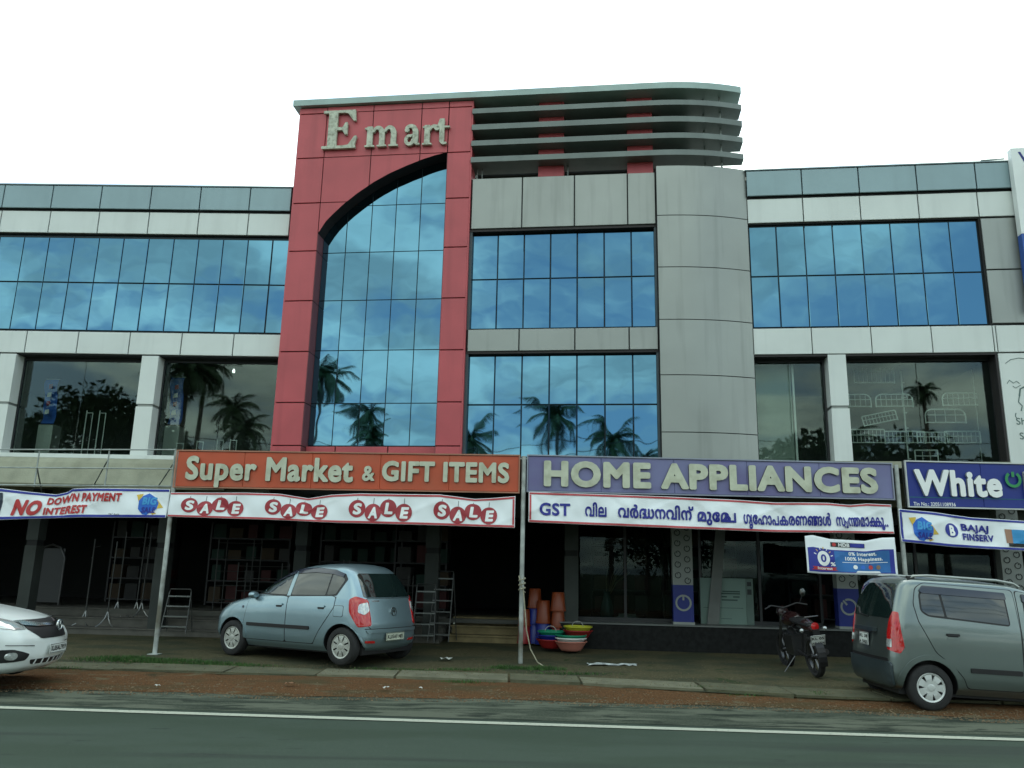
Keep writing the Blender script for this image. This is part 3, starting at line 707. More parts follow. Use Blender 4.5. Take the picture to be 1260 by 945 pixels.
# ------------------------------------------------------------------ rooftop and side signs
E_col = M('aged_cream_letter', (.45, .47, .37), .6, var=.2, scale=9, dirt=(.16, .15, .10), dirtamt=.6, dscale=14)
emart = thing('wall_lettering', 'cream weathered serif letters spelling E mart high on the red tower', 'sign', FC @ T((-4.5, -.02, 10.97)))
def serif(strokes): return strokes
def serif_obj(polys, x, z, s, mirror=False):
    """union of polygons (letter units) -> raised letter"""
    loops = [np.array(p if area(p) > 0 else p[::-1], float) for p in polys]
    L = contour(loops, .012, .02)
    L = [l*s for l in L]; allp = np.vstack(L); c = allp.mean(0); b = MB()
    for o, hs in group_loops([l-c for l in L]): b.prism([tuple(p) for p in o], 0, .07, [[tuple(p) for p in h] for h in hs])
    b.build('letter', [E_col], emart, FC @ T((x+c[0], -.09, z+c[1])))
def arcs(cx_, cy_, rx, ry, a0, a1, w0, w1, n=14):
    """stroke along an ellipse arc whose thickness goes w0 -> w1"""
    o = []; i_ = []
    for k in range(n+1):
        a = R(a0+(a1-a0)*k/n); w = w0+(w1-w0)*k/n; ca, sa = math.cos(a), math.sin(a)
        o.append((cx_+(rx+w/2)*ca, cy_+(ry+w/2)*sa)); i_.append((cx_+(rx-w/2)*ca, cy_+(ry-w/2)*sa))
    return o+i_[::-1]
def r_(x0, x1, y0, y1): return [(x0,y0),(x1,y0),(x1,y1),(x0,y1)]
# E (height 1)
serif_obj([r_(.14,.34,0,1), r_(0,.82,0,.05), r_(0,.78,.95,1), r_(.3,.52,.485,.54), [(.74,1),(.78,1),(.80,.72),(.76,.72),(.62,.93),(.5,.96),(.5,1)], [(.78,0),(.5,0),(.5,.05),(.66,.07),(.80,.30),(.845,.30)],
           [(.5,.54),(.5,.485),(.56,.36),(.60,.36),(.60,.67),(.56,.67)]], -4.50, 10.98, .95)
S_ = .50   # lower case, x-height = 1 unit
def stem(x, h=1.0, w=.24): return [r_(x, x+w, 0, h), r_(x-.1, x+w+.1, 0, .06)]
serif_obj([*stem(.12), [(0,.94),(.36,1.0),(.36,.9),(.12,.86),(0,.88)], arcs(.60,.70,.19,.24,175,0,.08,.24), r_(.70,.92,0,.72), r_(.6,1.02,0,.06),
           arcs(1.14,.70,.19,.24,175,0,.08,.24), r_(1.24,1.46,0,.72), r_(1.14,1.56,0,.06)], -3.50, 10.98, S_)
serif_obj([arcs(.33,.72,.22,.23,150,0,.12,.22), r_(.46,.68,.14,.74), arcs(.70,.16,.12,.12,180,300,.14,.06), arcs(.30,.26,.17,.21,60,370,.10,.16), [(.26,.48),(.5,.56),(.5,.5),(.3,.42)], disc(.17,.76,.10,12)], -2.60, 10.98, S_*1.0)
serif_obj([*stem(.10), [(0,.94),(.34,1.0),(.34,.9),(.1,.86),(0,.88)], arcs(.54,.70,.20,.24,175,45,.08,.2), disc(.68,.84,.12,12)], -2.15, 10.98, S_*.95)
serif_obj([r_(.16,.38,.16,1.38), r_(0,.66,.9,.97), [(.02,.95),(.16,1.38),(.38,1.38),(.38,.95)], arcs(.42,.2,.15,.17,180,310,.2,.07)], -1.83, 10.98, S_*.9)

side = thing('building_sign', 'tall white and blue board with a red block at the right edge of the roofline', 'sign', FR @ T((10.36, -.1, 7)))
b = MB(); b.box(10.36, 12.9, -.22, -.06, 8.52, 10.42); b.m = 1; b.box(10.36, 12.9, -.22, -.06, 6.95, 8.515); b.build('board', [M('sign_white', (.72, .75, .72), .5, var=.04), NAVY if False else M('sign_blue', (.03, .09, .33), .5, var=.06)], side, FR)
b = MB(); b.box(10.58, 12.3, -.232, -.222, 9.42, 10.02); b.build('red_block', M('sign_red', (.42, .035, .03), .5), side, FR)
print_text(side, [(c, [l for l in L]) for c, L in layout('V', .32, 10.50, 10.10, None, .03)], lambda x, z: (W[side].inverted() @ FR @ Vector((x, -.224, z)))[:], NAVY)
b = MB(); b.tube([(9.95, .2, 10.2), (9.95, .2, 10.38), (10.42, .2, 10.40)], .018); tag(b.build('roof_pipe', GALV, None, FR), 'thin bent steel pipe standing on the parapet beside the tall side board', 'pipe')

# ------------------------------------------------------------------ sign frames, fascia signs
def pole(name, F, u, z0, z1, r, label, m=GALV, y=0.02):
    o = thing(name, label, 'pole', F @ T((u, y, z0)), 'poles holding up the shop signs')
    b = MB(); b.tube([(0, 0, 0), (0, 0, z1-z0)], r, 12); b.build('tube', m, o); b = MB(); b.box(-.09, .09, -.09, .09, 0, .012); b.build('foot_plate', m, o); return o
POLEW = M('pole_paint', (.36, .385, .36), .5, .1, var=.3, scale=5, dirt=(.10, .09, .06), dirtamt=.9, dscale=2)
pole('sign_pole', S1, -5.93, .15, 3.6, .038, 'steel pole standing in grass between the payment banner and the sale banner', POLEW)
p2_ = pole('sign_pole', S1, .235, .14, 3.6, .038, 'steel pole with rope tied round it between the orange sign and the lilac sign', POLEW)
pole('sign_pole', S2, 6.78, .14, 3.6, .038, 'steel pole beside the lilac sign behind the grey car', POLEW)
rp = [(.24+.055*math.cos(t), -.03+.055*math.sin(t), 1.30+.012*t) for t in np.linspace(0, 22, 90)]+[(.27, -.06, 1.3), (.30, -.07, 1.0), (.33, -.09, .7), (.40, -.1, .4), (.52, -.14, .2), (.62, -.2, .15)]
b = MB(); b.tube(rp, .010, 5); tag(b.build('rope', M('rope', (.30, .28, .2), .9, var=.3, scale=20), None, S1), 'frayed pale rope knotted round the middle pole and trailing to the ground', 'rope')
LSIDE = M('letter_return', (.06, .045, .03), .6)  # dark channel-letter sides, which also paint in the letters' shadow side
LET = M('letter_cream', (.50, .52, .40), .5, var=.08, scale=6, dirt=(.3, .3, .2), dirtamt=.5, dscale=5)
def fascia(name, F, u0, u1, z0, z1, col, label, y=0.0, lip=None, dirtc=None):
    o = thing(name, label, 'sign', F @ T((u0, 0, z0)))
    m = M(name+'_face', col, .45, var=.12, scale=1.2, dirt=dirtc or tuple(c*.6 for c in col), dirtamt=.6, dscale=1.6)
    n = max(1, round((u1-u0)/1.2)); 
    back = MB(); back.box(u0, u1, y+.02, y+.10, z0, z1); bo = back.build('board', DARKF, o, F)
    for k in range(n):
        a, c = u0+.02+(u1-u0-.04)*k/n, u0+.02+(u1-u0-.04)*(k+1)/n
        link('panel', panel(c-a-.002, z1-z0-.05, .02, m), bo, F @ T(((a+c)/2, y, (z0+z1)/2)))
    b = MB(); t = .022; l = lip or m; b.box(u0, u1, y-.02, y+.10, z0, z0+t); b.box(u0, u1, y-.02, y+.10, z1-t, z1); b.box(u0, u0+t, y-.02, y+.10, z0+t, z1-t); b.box(u1-t, u1, y-.02, y+.10, z0+t, z1-t); b.build('frame', l, o, F)
    return o
orange = fascia('supermarket_sign', S1, -5.93, .17, 2.95, 3.62, (.47, .080, .032), 'long orange fascia sign reading Super Market & GIFT ITEMS in raised cream letters', dirtc=(.40, .10, .05), lip=M('lip_pale', (.34, .16, .10), .5))
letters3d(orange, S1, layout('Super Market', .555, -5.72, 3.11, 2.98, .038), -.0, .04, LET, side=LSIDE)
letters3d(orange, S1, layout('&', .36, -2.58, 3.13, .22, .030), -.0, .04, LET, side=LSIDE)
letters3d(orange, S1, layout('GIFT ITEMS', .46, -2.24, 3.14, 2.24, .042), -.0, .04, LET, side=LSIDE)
lilac = fascia('appliance_sign', S2, .29, 6.70, 2.98, 3.63, (.165, .17, .31), 'long faded lilac fascia sign reading HOME APPLIANCES in raised cream letters', dirtc=(.13, .11, .26), lip=M('lip_lilac', (.25, .27, .33), .5))
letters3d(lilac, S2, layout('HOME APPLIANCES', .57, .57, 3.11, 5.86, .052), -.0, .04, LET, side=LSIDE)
navy = fascia('navy_sign', S2, 6.92, 9.6, 2.86, 3.68, (.010, .025, .20), 'navy blue fascia sign reading White with a green power symbol', lip=M('lip_white', (.5, .52, .5), .5), dirtc=(.012, .03, .22))
letters3d(navy, S2, layout('White', .60, 7.08, 3.09, 1.52, .042), .0, .05, WHITE, side=M('letter_return_grey', (.25, .27, .27), .5))
letters3d(navy, S2, layout('M', .60, 8.98, 3.09, .5, .055), .0, .06, WHITE, side=M('letter_return_grey', (.25, .27, .27), .5))
GREEN = M('sign_green', (.02, .22, .07), .4)
ring_sym(navy, S2, 8.80, 3.385, .12, .05, GREEN, 90, 70, -.04)
b = MB(); b.box(6.95, 9.57, -.004, -.001, 3.035, 3.047); b.build('underline', M('sign_teal', (.01, .12, .14), .5), navy, S2)
print_text(link('small_print', None, navy, S2), layout('Tin No.: 32051108936', .09, 7.02, 2.895, .74, .01), lambda x, z: (x, -.004, z), WHITE)
# unseen roof sheets added behind the signs to darken the ground floor
for F, u0, u1, yb in ((S1, -5.95, .2, 2.9), (S2, .25, 9.6, 2.6)):
    b = MB(); b.add([(u0, .11, 3.55), (u1, .11, 3.55), (u1, yb, 3.40), (u0, yb, 3.40), (u0, .11, 3.56), (u1, .11, 3.56), (u1, yb, 3.41), (u0, yb, 3.41)], [(0,1,2,3),(7,6,5,4),(0,4,5,1),(1,5,6,2),(2,6,7,3),(3,7,4,0)])
    tag(b.build('canopy_roof', M('tin_sheet', (.14, .15, .14), .6, .3), None, F), 'tin sheet canopy running from the %s sign back to the wall' % ('orange' if u0 < 0 else 'lilac'), 'canopy')
fr_ = thing('empty_sign_frame', 'bare steel pipe sign frame above the payment banner on the left', 'frame', S1 @ T((-5.97, 0, 2.9)))
for nm, p in (('rail', [(-11, 0, 3.55), (-5.97, 0, 3.62)]), ('rail', [(-11, 0, 3.24), (-5.97, 0, 3.28)]), ('rail', [(-11, 0, 2.93), (-5.97, 0, 2.97)]), ('post', [(-5.97, .01, 2.95), (-5.97, .01, 3.64)]), ('post', [(-7.17, .02, 2.94), (-7.17, .02, 3.62)]), ('post', [(-8.45, .02, 2.92), (-8.45, .02, 3.60)]), ('post', [(-9.8, .02, 2.92), (-9.8, .02, 3.6)]),
              ('stay', [(-8.45, .03, 3.25), (-9.3, 1.6, 2.98)]), ('stay', [(-7.17, .03, 3.45), (-8.5, 1.9, 3.0)]), ('stay', [(-5.97, .03, 3.4), (-7.2, 1.9, 3.0)])):
    b = MB(); b.tube(p, .013, 6); b.build(nm, GALV, fr_, S1)

# ------------------------------------------------------------------ cloth banners
def banner(name, F, u0, u1, top, bot, label, cloth, border=None, bw=.035, y=-.02, waves=(.022, 2.1), sides=(False, False), group=None, seed=1, lines=1):
    rr = random.Random(seed); ph = [rr.uniform(0, 6.28) for _ in range(6)]
    def yoff(u, v):
        a = waves[0]; s = waves[1]
        w = math.sin(u*s*2+v*1.6+ph[0])*.9+math.sin(u*s*4.3-v*3.5+ph[1])*.5+math.sin(u*s*7.7+v*6+ph[2])*.22+.75*(1-abs(math.sin(u*2.3+v*1.5+ph[3])))**7-.6*(1-abs(math.sin(u*1.7-v*2.0+ph[4])))**8
        return a*w*(.35+.65*(1-abs(2*v-1)**2)) - .03*(1-v)
    def P(u, z):            # z runs 0..1 between the lower and upper edges
        zb, zt = curve_at(bot, u), curve_at(top, u); return (u, y+yoff(u, z), zb+(zt-zb)*z)
    o = thing(name, label, 'banner', F @ T(((u0+u1)/2, y, curve_at(bot, (u0+u1)/2))), group); off = W[o].inverted() @ F
    bm = bmesh.new(); nu = max(4, int((u1-u0)/.035)); nv = 16
    g = [[bm.verts.new((off @ Vector(P(u0+(u1-u0)*i/nu, j/nv)))) for j in range(nv+1)] for i in range(nu+1)]
    for i in range(nu):
        for j in range(nv): f = bm.faces.new((g[i][j], g[i+1][j], g[i+1][j+1], g[i][j+1])); f.smooth = True
    g2 = [[bm.verts.new(v.co+Vector((0, .004, 0))) for v in r] for r in g]
    for i in range(nu):
        for j in range(nv): f = bm.faces.new((g2[i][j], g2[i][j+1], g2[i+1][j+1], g2[i+1][j])); f.smooth = True
        bm.faces.new((g[i][0], g2[i][0], g2[i+1][0], g[i+1][0])); bm.faces.new((g[i][nv], g[i+1][nv], g2[i+1][nv], g2[i][nv]))
    for j in range(nv): bm.faces.new((g[0][j], g[0][j+1], g2[0][j+1], g2[0][j])); bm.faces.new((g[nu][j], g2[nu][j], g2[nu][j+1], g[nu][j+1]))
    me = bpy.data.meshes.new('cloth'); bm.to_mesh(me); bm.free(); me.materials.append(cloth); link('cloth', me, o)
    def fn(x, z, lift=.005): lift = lift+.002; p = P(x, z); return tuple(off @ Vector((p[0], p[1]-lift, p[2])))
    if border:
        h = lambda u: curve_at(top, u)-curve_at(bot, u)
        hm = h((u0+u1)/2); e = bw/hm
        for a, c in ((.015, .015+e), (1-.015-e, 1-.015)):
            flat_obj('border', [(np.array(rect(u0+.01, u1-.01, a, c)), [])], fn, border, o, None, .04, .05)
        for k, x in enumerate((u0+.012, u1-.012-bw)):
            if sides[k]: flat_obj('border', [(np.array(rect(x, x+bw, .03+e, .97-e)), [])], lambda a, c: fn(a, c, .0062), border, o, None, .04, .05)
    H_ = sorted(curve_at(top, x)-curve_at(bot, x) for x in np.linspace(u0, u1, 21))[12]
    def conv(lay):           # layout in metres above the lower edge -> fraction
        return [(c, [np.column_stack([l[:,0], l[:,1]/H_]) for l in L]) for c, L in lay]
    def text(*a, m=None, **k):
        for i, (c, L) in enumerate(conv(layout(*a, **k))):
            flat_obj('letter', group_loops(L), lambda x, z, q=.0115+(i % 2)*.001: fn(x, z, q), m, o, None, .035, .08)
    def shape(nm, poly, m, lift=.005):
        flat_obj(nm, [(np.array([(x, z/H_) for x, z in poly]), [])], lambda x, z: fn(x, z, lift), m, o, None, .04, .08)
    return o, text, shape
CLOTH = M('banner_cloth', (.78, .82, .83), .55, var=.03, scale=3)
BL = M('border_blue', (.02, .03, .26), .5, var=.08); RD = M('border_red', (.45, .06, .07), .5, var=.1); RTXT = M('print_red', (.42, .03, .03), .5, var=.08); BTXT = M('print_blue', (.015, .02, .22), .5, var=.05)
YEL = M('print_yellow', (.62, .42, .06), .5); SKYB = M('print_sky_blue', (.02, .13, .52), .5); CY = M('print_cyan', (.05, .3, .6), .5)
o, text, shape = banner('payment_banner', S1, -9.8, -5.97, [(-9.8, 2.9), (-9.0, 2.88), (-8.5, 2.83), (-7.99, 2.79), (-7.8, 2.84), (-7.72, 2.90), (-7.4, 2.915), (-6.01, 2.92), (-5.9, 2.92)], [(-9.8, 2.33), (-8.96, 2.33), (-7.5, 2.40), (-5.95, 2.42)],
    'white banner with blue borders reading NO DOWN PAYMENT INTEREST in red', CLOTH, BL, .035, seed=3, waves=(.018, 1.7))
text('NO', .36, -8.76, .09, .54, .06, shear=.25, m=RTXT)
text('DOWN PAYMENT', .19, -8.13, .29, 1.32, .05, shear=.08, m=RTXT); text('INTEREST', .19, -8.17, .08, .76, .05, shear=.08, m=RTXT); text('*T&C Apply'.replace('*', ''), .05, -7.0, .04, .2, .01, m=INKD)
shape('picture', [(-9.7, .06), (-8.96, .06), (-8.93, .3), (-8.96, .44), (-9.7, .44)], M('print_dark', (.02, .03, .05), .5))
def big_logo(text, shape, x, s=1.0):
    shape('emblem', [(x-.02, .40), (x+.10, .42), (x+.05, .25)], YEL, .0045); shape('emblem', [(x+.32, .35), (x+.47, .18), (x+.35, .16), (x+.22, .28)], YEL, .0045); shape('emblem', [(x+.25, .12), (x+.37, .08), (x+.30, .05)], YEL, .0045)
    shape('emblem', [(x+.04, .30), (x+.10, .38), (x+.20, .43), (x+.31, .36), (x+.38, .26), (x+.36, .15), (x+.28, .12), (x+.20, .045), (x+.12, .06), (x+.04, .15)], SKYB, .006)
    text('BIG', .17, x+.10, .235, .25, .05, shear=.1, m=CY); text('SALE', .13, x+.10, .09, .24, .05, shear=.1, m=BL)
big_logo(text, shape, -6.52)
o, text, shape = banner('sale_banner', S1, -5.95, .10, [(-5.95, 2.86), (-4.6, 2.88), (-4.0, 2.87), (-3.5, 2.80), (-3.1, 2.87), (-2.6, 2.90), (-1.2, 2.905), (-.6, 2.84), (-.3, 2.86), (.1, 2.90)], [(-5.95, 2.44), (-4.2, 2.42), (-3.0, 2.39), (-1.5, 2.38), (.1, 2.36)],
    'white banner with red borders repeating SALE four times on round tags', CLOTH, RD, .032, seed=8, waves=(.017, 2.0), sides=(False, True))
TAG = M('tag_red', (.34, .035, .045), .5)
for gx in (-5.72, -4.24, -2.77, -1.30):
    for k, (c, dx, dz) in enumerate(zip('SALE', (.14, .42, .68, .95), (.24, .18, .255, .19))):
        shape('tag', disc(gx+dx, dz, .145, 22), TAG, .005+.0012*k)
        shape('tag_string', [(gx+dx-.004, dz+.14), (gx+dx+.004, dz+.14), (gx+dx+.008, min(dz+.26, .42)), (gx+dx, min(dz+.26, .42))], INKD, .0045)
        text(c, .24, gx+dx-.07, dz-.085, .15, .05, shear=.12, m=WHITE)
o, text, shape = banner('malayalam_banner', S2, .33, 6.62, [(.33, 2.98), (2.6, 2.955), (4.0, 2.92), (4.6, 2.89), (5.0, 2.90), (5.5, 2.905), (5.9, 2.88), (6.2, 2.91), (6.62, 2.90)], [(.33, 2.46), (2.5, 2.42), (4.5, 2.385), (6.62, 2.40)],
    'white banner with red borders printed with blue Malayalam lettering beginning GST', CLOTH, RD, .032, seed=12, waves=(.024, 1.8), sides=(True, False))
text('GST', .29, .51, .14, .54, .03, sy=1.0, m=BTXT)
C5 = lambda c, dx=0, dy=0, kx=1, ky=1: (c, dx, dy, kx, ky)
kx = .85
text([*'വില'], .27, 1.30, .15, .38, .035, m=BTXT)
text(['വ', 'ർ', 'ദ', C5('ധ', -.30), 'ന', 'വ', 'ി', 'ന', C5('്', .02)], .27, 1.86, .15, 1.30, .035, m=BTXT)
text(['മ', 'ു', 'േ', 'മ', C5('പ', -.40)], .27, 3.23, .14, .68, .035, m=BTXT)
text(['ഗ', C5('ൃ', -.1), 'േ', 'ഹ', 'ാ', 'പ', 'ക', 'ര', 'ണ', 'ങ', C5('ങ', -.40), 'ൾ'], .27, 4.02, .13, 1.52, .035, m=BTXT)
text(['സ', C5('വ', -.25, -.12, .6, .8), 'ന', C5('ത', -.30), 'മ', 'ാ', 'ക', C5('ക', -.38), C5('ൂ', -.05), '.', '.'], .27, 5.62, .13, .92, .035, m=BTXT)
o, text, shape = banner('finance_banner', S2, 6.74, 9.7, [(6.74, 2.83), (7.3, 2.79), (8.0, 2.71), (8.93, 2.67), (9.7, 2.66)], [(6.74, 2.27), (7.6, 2.20), (8.87, 2.16), (9.7, 2.15)],
    'sagging white banner with blue borders reading BAJAJ FINSERV under the navy sign', CLOTH, BL, .035, seed=21, waves=(.024, 1.9), sides=(True, False))
big_logo(text, shape, 6.92)
shape('logo_disc', disc(7.62, .27, .115, 26), BL, .005); text('B', .22, 7.575, .19, .10, .05, m=WHITE)
text('BAJAJ', .15, 7.79, .29, .50, .045, m=BTXT); text('FINSERV', .15, 7.79, .13, .56, .045, m=BTXT)
for k, (a, c, m_) in enumerate(((8.55, 8.70, M('print_skin', (.35, .2, .13), .6)), (8.66, 8.9, CY), (8.86, 9.3, M('print_teal', (.05, .2, .2), .6)))): shape('picture', rect(a, c, .12, .36), m_, .005+k*.001)
shape('picture', rect(8.58, 9.3, .06, .12), INKD, .009)
o, text, shape = banner('loan_banner', S2, 5.07, 6.62, [(5.07, 2.33), (5.2, 2.35), (5.5, 2.29), (6.1, 2.27), (6.4, 2.33), (6.62, 2.34)], [(5.07, 1.72), (5.3, 1.705), (6.62, 1.70)],
    'small blue and white banner reading 0% Interest. 100% Happiness. hanging below the Malayalam banner', CLOTH, None, y=-.035, seed=31, waves=(.012, 1.6))
LB = M('print_mid_blue', (.02, .13, .36), .5, var=.3, scale=2); shape('blue_field', rect(5.10, 6.58, .03, .42), BL, .004); shape('blue_field', rect(5.55, 6.5, .045, .40), LB, .005)
shape('logo_bar', rect(5.50, 6.09, .475, .555), INKD, .005); shape('logo_bar', rect(5.84, 6.08, .48, .55), BL, .006); shape('logo_mark', disc(5.56, .515, .035, 12), RTXT, .007); text('HDB', .085, 5.63, .485, .2, .04, m=WHITE)
shape('emblem', disc(5.36, .255, .105, 20, .125), WHITE, .0065); text('0', .17, 5.31, .20, .10, .03, m=BL); text('%', .09, 5.47, .14, .09, .03, m=WHITE)
for k in range(7): a = R(20+k*23); shape('spark', strip([(5.36+.13*math.cos(a), .255+.15*math.sin(a)), (5.36+.17*math.cos(a), .255+.19*math.sin(a))], .014), YEL if k % 2 else WHITE, .0065)
shape('ribbon', [(5.14, .06), (5.19, .085), (5.16, .115), (5.58, .115), (5.55, .085), (5.60, .06)], RTXT, .007); text('Interest', .06, 5.24, .072, .26, .02, m=WHITE)
text('0% Interest.', .085, 5.80, .335, .48, .03, m=WHITE); text('100% Happiness.', .085, 5.72, .245, .66, .03, m=WHITE)
shape('small_print', rect(5.68, 6.46, .205, .213), WHITE, .006)
for k, m_ in enumerate((WHITE, SKYB, RTXT, M('print_brown', (.22, .15, .1), .6))): shape('badge', disc(5.90+.13*k, .13, .038, 14), m_, .007)
shape('tab', [(5.90, .035), (5.93, .065), (6.30, .065), (6.33, .035)], WHITE, .007)
# ------------------------------------------------------------------ cars: bodies lofted from horizontal slices, skin pieces projected onto them
def spline(keys, z):
    """monotone-ish interpolation of rows keyed by z"""
    zs = [k[0] for k in keys]; i = max(0, min(len(zs)-2, int(np.searchsorted(zs, z)-1))); t = (z-zs[i])/(zs[i+1]-zs[i])
    out = []
    for c in range(1, len(keys[0])):
        p0 = keys[i-1][c] if i > 0 else keys[i][c]; p1 = keys[i][c]; p2 = keys[i+1][c]; p3 = keys[i+2][c] if i+2 < len(keys) else keys[i+1][c]
        h = zs[i+1]-zs[i]; h0 = zs[i]-zs[i-1] if i > 0 else h; h2 = zs[i+2]-zs[i+1] if i+2 < len(keys) else h
        d0 = (p1-p0)/h0 if i > 0 else (p2-p1)/h; d1 = (p2-p1)/h; d2 = (p3-p2)/h2 if i+2 < len(keys) else d1
        m1 = 0 if d0*d1 <= 0 else 2*d0*d1/(d0+d1); m2 = 0 if d1*d2 <= 0 else 2*d1*d2/(d1+d2)
        if i == 0: m1 = d1
        if i == len(zs)-2: m2 = d1
        t2, t3 = t*t, t*t*t; out.append((2*t3-3*t2+1)*p1+(t3-2*t2+t)*h*m1+(-2*t3+3*t2)*p2+(t3-t2)*h*m2)
    return out
def car_body(keys, paint, wheels, wr, bumpfront=.12, bumprear=.07, arch_w=.36, taper=(.10, .05)):
    """keys: z, xfront, xrear, halfwidth, bow front, bow rear, corner radius. returns (mesh with arches cut, BVH of the full skin)"""
    zs = [keys[0][0]]
    for a, b_ in zip(keys[:-1], keys[1:]):
        n = max(1, round((b_[0]-a[0])/.022)); zs += [a[0]+(b_[0]-a[0])*k/n for k in range(1, n+1)]
    rings = []
    for z in zs:
        xf, xr, w, bf, br, rc = spline(keys, z); half = []; L = xf-xr
        rc = min(rc, w*.8, L*.3)
        def side(x):          # half width along the length
            t = (x-xr)/L; return w*(1-taper[0]*max(0, t-.55)**2/.2025 - taper[1]*max(0, .35-t)**2/.1225)
        wf, wr_ = side(xf-rc), side(xr+rc)
        for k in range(7): yy = (wf-rc)*k/7; half.append((xf-bf*(yy/w)**2, yy))
        cxf = xf-bf*((wf-rc)/w)**2-rc
        for k in range(7): a = R(90*k/6); half.append((cxf+rc*math.cos(a), wf-rc+rc*math.sin(a)))
        cxr = xr+br*((wr_-rc)/w)**2+rc
        for k in range(1, 24): x = cxf+(cxr-cxf)*k/24; half.append((x, side(x)))
        for k in range(7): a = R(90+90*k/6); half.append((cxr+rc*math.cos(a), wr_-rc+rc*math.sin(a)))
        for k in range(6, -1, -1): yy = (wr_-rc)*k/7; half.append((xr+br*(yy/w)**2, yy))
        ring = half+[(x, -y) for x, y in half[-2:0:-1]]; rings.append([(x, y, z) for x, y in ring])
    n = len(rings[0]); v = [p for r in rings for p in r]; m = len(rings)
    f = [(i*n+k, (i+1)*n+k, (i+1)*n+(k+1)%n, i*n+(k+1)%n) for i in range(m-1) for k in range(n)]
    f.append(tuple(range(n))); f.append(tuple((m-1)*n+k for k in range(n))[::-1])
    f = [tuple(q[::-1]) for q in f]
    f = [tuple(q[::-1]) for q in f]
    bm = bmesh.new(); bv = [bm.verts.new(p) for p in v]; [bm.faces.new([bv[i] for i in q]) for q in f]; bmesh.ops.recalc_face_normals(bm, faces=bm.faces)
    me = bpy.data.meshes.new('body'); bm.to_mesh(me); tree = BVHTree.FromBMesh(bm); bm.free()
    me.materials.append(paint); me.materials.append(BLACK)
    o = bpy.data.objects.new('tmp', me); COL.objects.link(o); cuts = []
    for x, zc, r in wheels:
        for s in (-1, 1):
            c = MB(); c.lathe([(0, 0), (r, 0), (r, .6), (0, .6)], 40, T((x, s*(keys[4][3]-.24), zc)) @ Matrix.Rotation(R(-90*s), 4, 'X'))
            cm = mesh('c', c.v, c.f, BLACK); bm = bmesh.new(); bm.from_mesh(cm); bmesh.ops.remove_doubles(bm, verts=bm.verts, dist=1e-5); bmesh.ops.recalc_face_normals(bm, faces=bm.faces); bm.to_mesh(cm); bm.free()
            co = bpy.data.objects.new('tmpc', cm); COL.objects.link(co); cuts.append(co)
            md = o.modifiers.new('b', 'BOOLEAN'); md.operation = 'DIFFERENCE'; md.object = co; md.solver = 'EXACT'; md.material_mode = 'TRANSFER'
    dg = bpy.context.evaluated_depsgraph_get(); dg.update(); res = bpy.data.meshes.new_from_object(o.evaluated_get(dg)); res.name = 'body'
    for c in cuts: bpy.data.objects.remove(c)
    bpy.data.objects.remove(o)
    res.polygons.foreach_set('use_smooth', [True]*len(res.polygons)); res.set_sharp_from_angle(angle=R(42))
    return res, tree
def rounded(poly, r, n=4):
    out = []; m = len(poly)
    for i in range(m):
        p, a, c = Vector(poly[i]), Vector(poly[i-1]), Vector(poly[(i+1) % m]); d1, d2 = (a-p), (c-p); k = min(r, d1.length*.45, d2.length*.45)
        s, e = p+d1.normalized()*k, p+d2.normalized()*k
        for j in range(n+1): t = j/n; q = s*(1-t)**2+p*2*t*(1-t)+e*t*t; out.append((q.x, q.y))
    return out
def grow(poly, d):
    m = len(poly); ar = area(poly); s = 1 if ar > 0 else -1; out = []
    for i in range(m):
        p, a, c = Vector(poly[i]), Vector(poly[i-1]), Vector(poly[(i+1) % m]); e1, e2 = (p-a).normalized(), (c-p).normalized()
        n = Vector((e1.y+e2.y, -e1.x-e2.x)); n = n.normalized()*s if n.length > 1e-6 else Vector((e1.y, -e1.x))*s
        k = max(.5, n.dot(Vector((e1.y, -e1.x))*s)); q = p+n*d/k; out.append((q.x, q.y))
    return out
def skin(name, par, tree, poly, view, off, m, r=0.0, cut=.05, thick=.012, smooth=True):
    """piece of bodywork: outline in the view plane ('L','R','F','B','T'), laid on the body at a small height"""
    if r: poly = rounded(poly, r)
    wrap = isinstance(view, tuple)
    D = None if wrap else {'L': Vector((0,-1,0)), 'R': Vector((0,1,0)), 'F': Vector((-1,0,0)), 'B': Vector((1,0,0)), 'T': Vector((0,0,-1))}[view]
    def src(a, b):
        if wrap: return Vector((view[0]+3*math.cos(a), view[1]+3*math.sin(a), b))
        return {'L': Vector((a, 3, b)), 'R': Vector((a, -3, b)), 'F': Vector((5, a, b)), 'B': Vector((-5, a, b)), 'T': Vector((a, b, 4))}[view]
    def fn(a, b):
        DD = D if not wrap else Vector((-math.cos(a), -math.sin(a), 0))
        h = tree.ray_cast(src(a, b), DD)
        if h[0] is None: h = tree.find_nearest(src(a, b)+DD*2.3)
        nrm = h[1]
        if nrm.dot(DD) > 0: nrm = -nrm
        return tuple(h[0]+nrm*off)
    bm = bmesh.new(); flat_poly(bm, [(np.array(poly, float), [])], cut, cut, fn)
    bmesh.ops.remove_doubles(bm, verts=bm.verts, dist=1e-5)
    for f in bm.faces:
        f.smooth = smooth
    bm.normal_update()
    tot = sum((f.normal*f.calc_area() for f in bm.faces), Vector())
    if wrap: am = sum(p[0] for p in poly)/len(poly); D = Vector((-math.cos(am), -math.sin(am), 0))
    if tot.dot(D) > 0: bmesh.ops.reverse_faces(bm, faces=bm.faces)
    # skirt towards the body
    be = [e for e in bm.edges if e.is_boundary]
    ex = bmesh.ops.extrude_edge_only(bm, edges=be); nv = [g for g in ex['geom'] if isinstance(g, bmesh.types.BMVert)]
    for v in nv: v.co += D*max(thick, off)
    me = bpy.data.meshes.new(name); bm.to_mesh(me); bm.free(); me.materials.append(m)
    if smooth: me.set_sharp_from_angle(angle=R(50))
    return link(name, me, par)
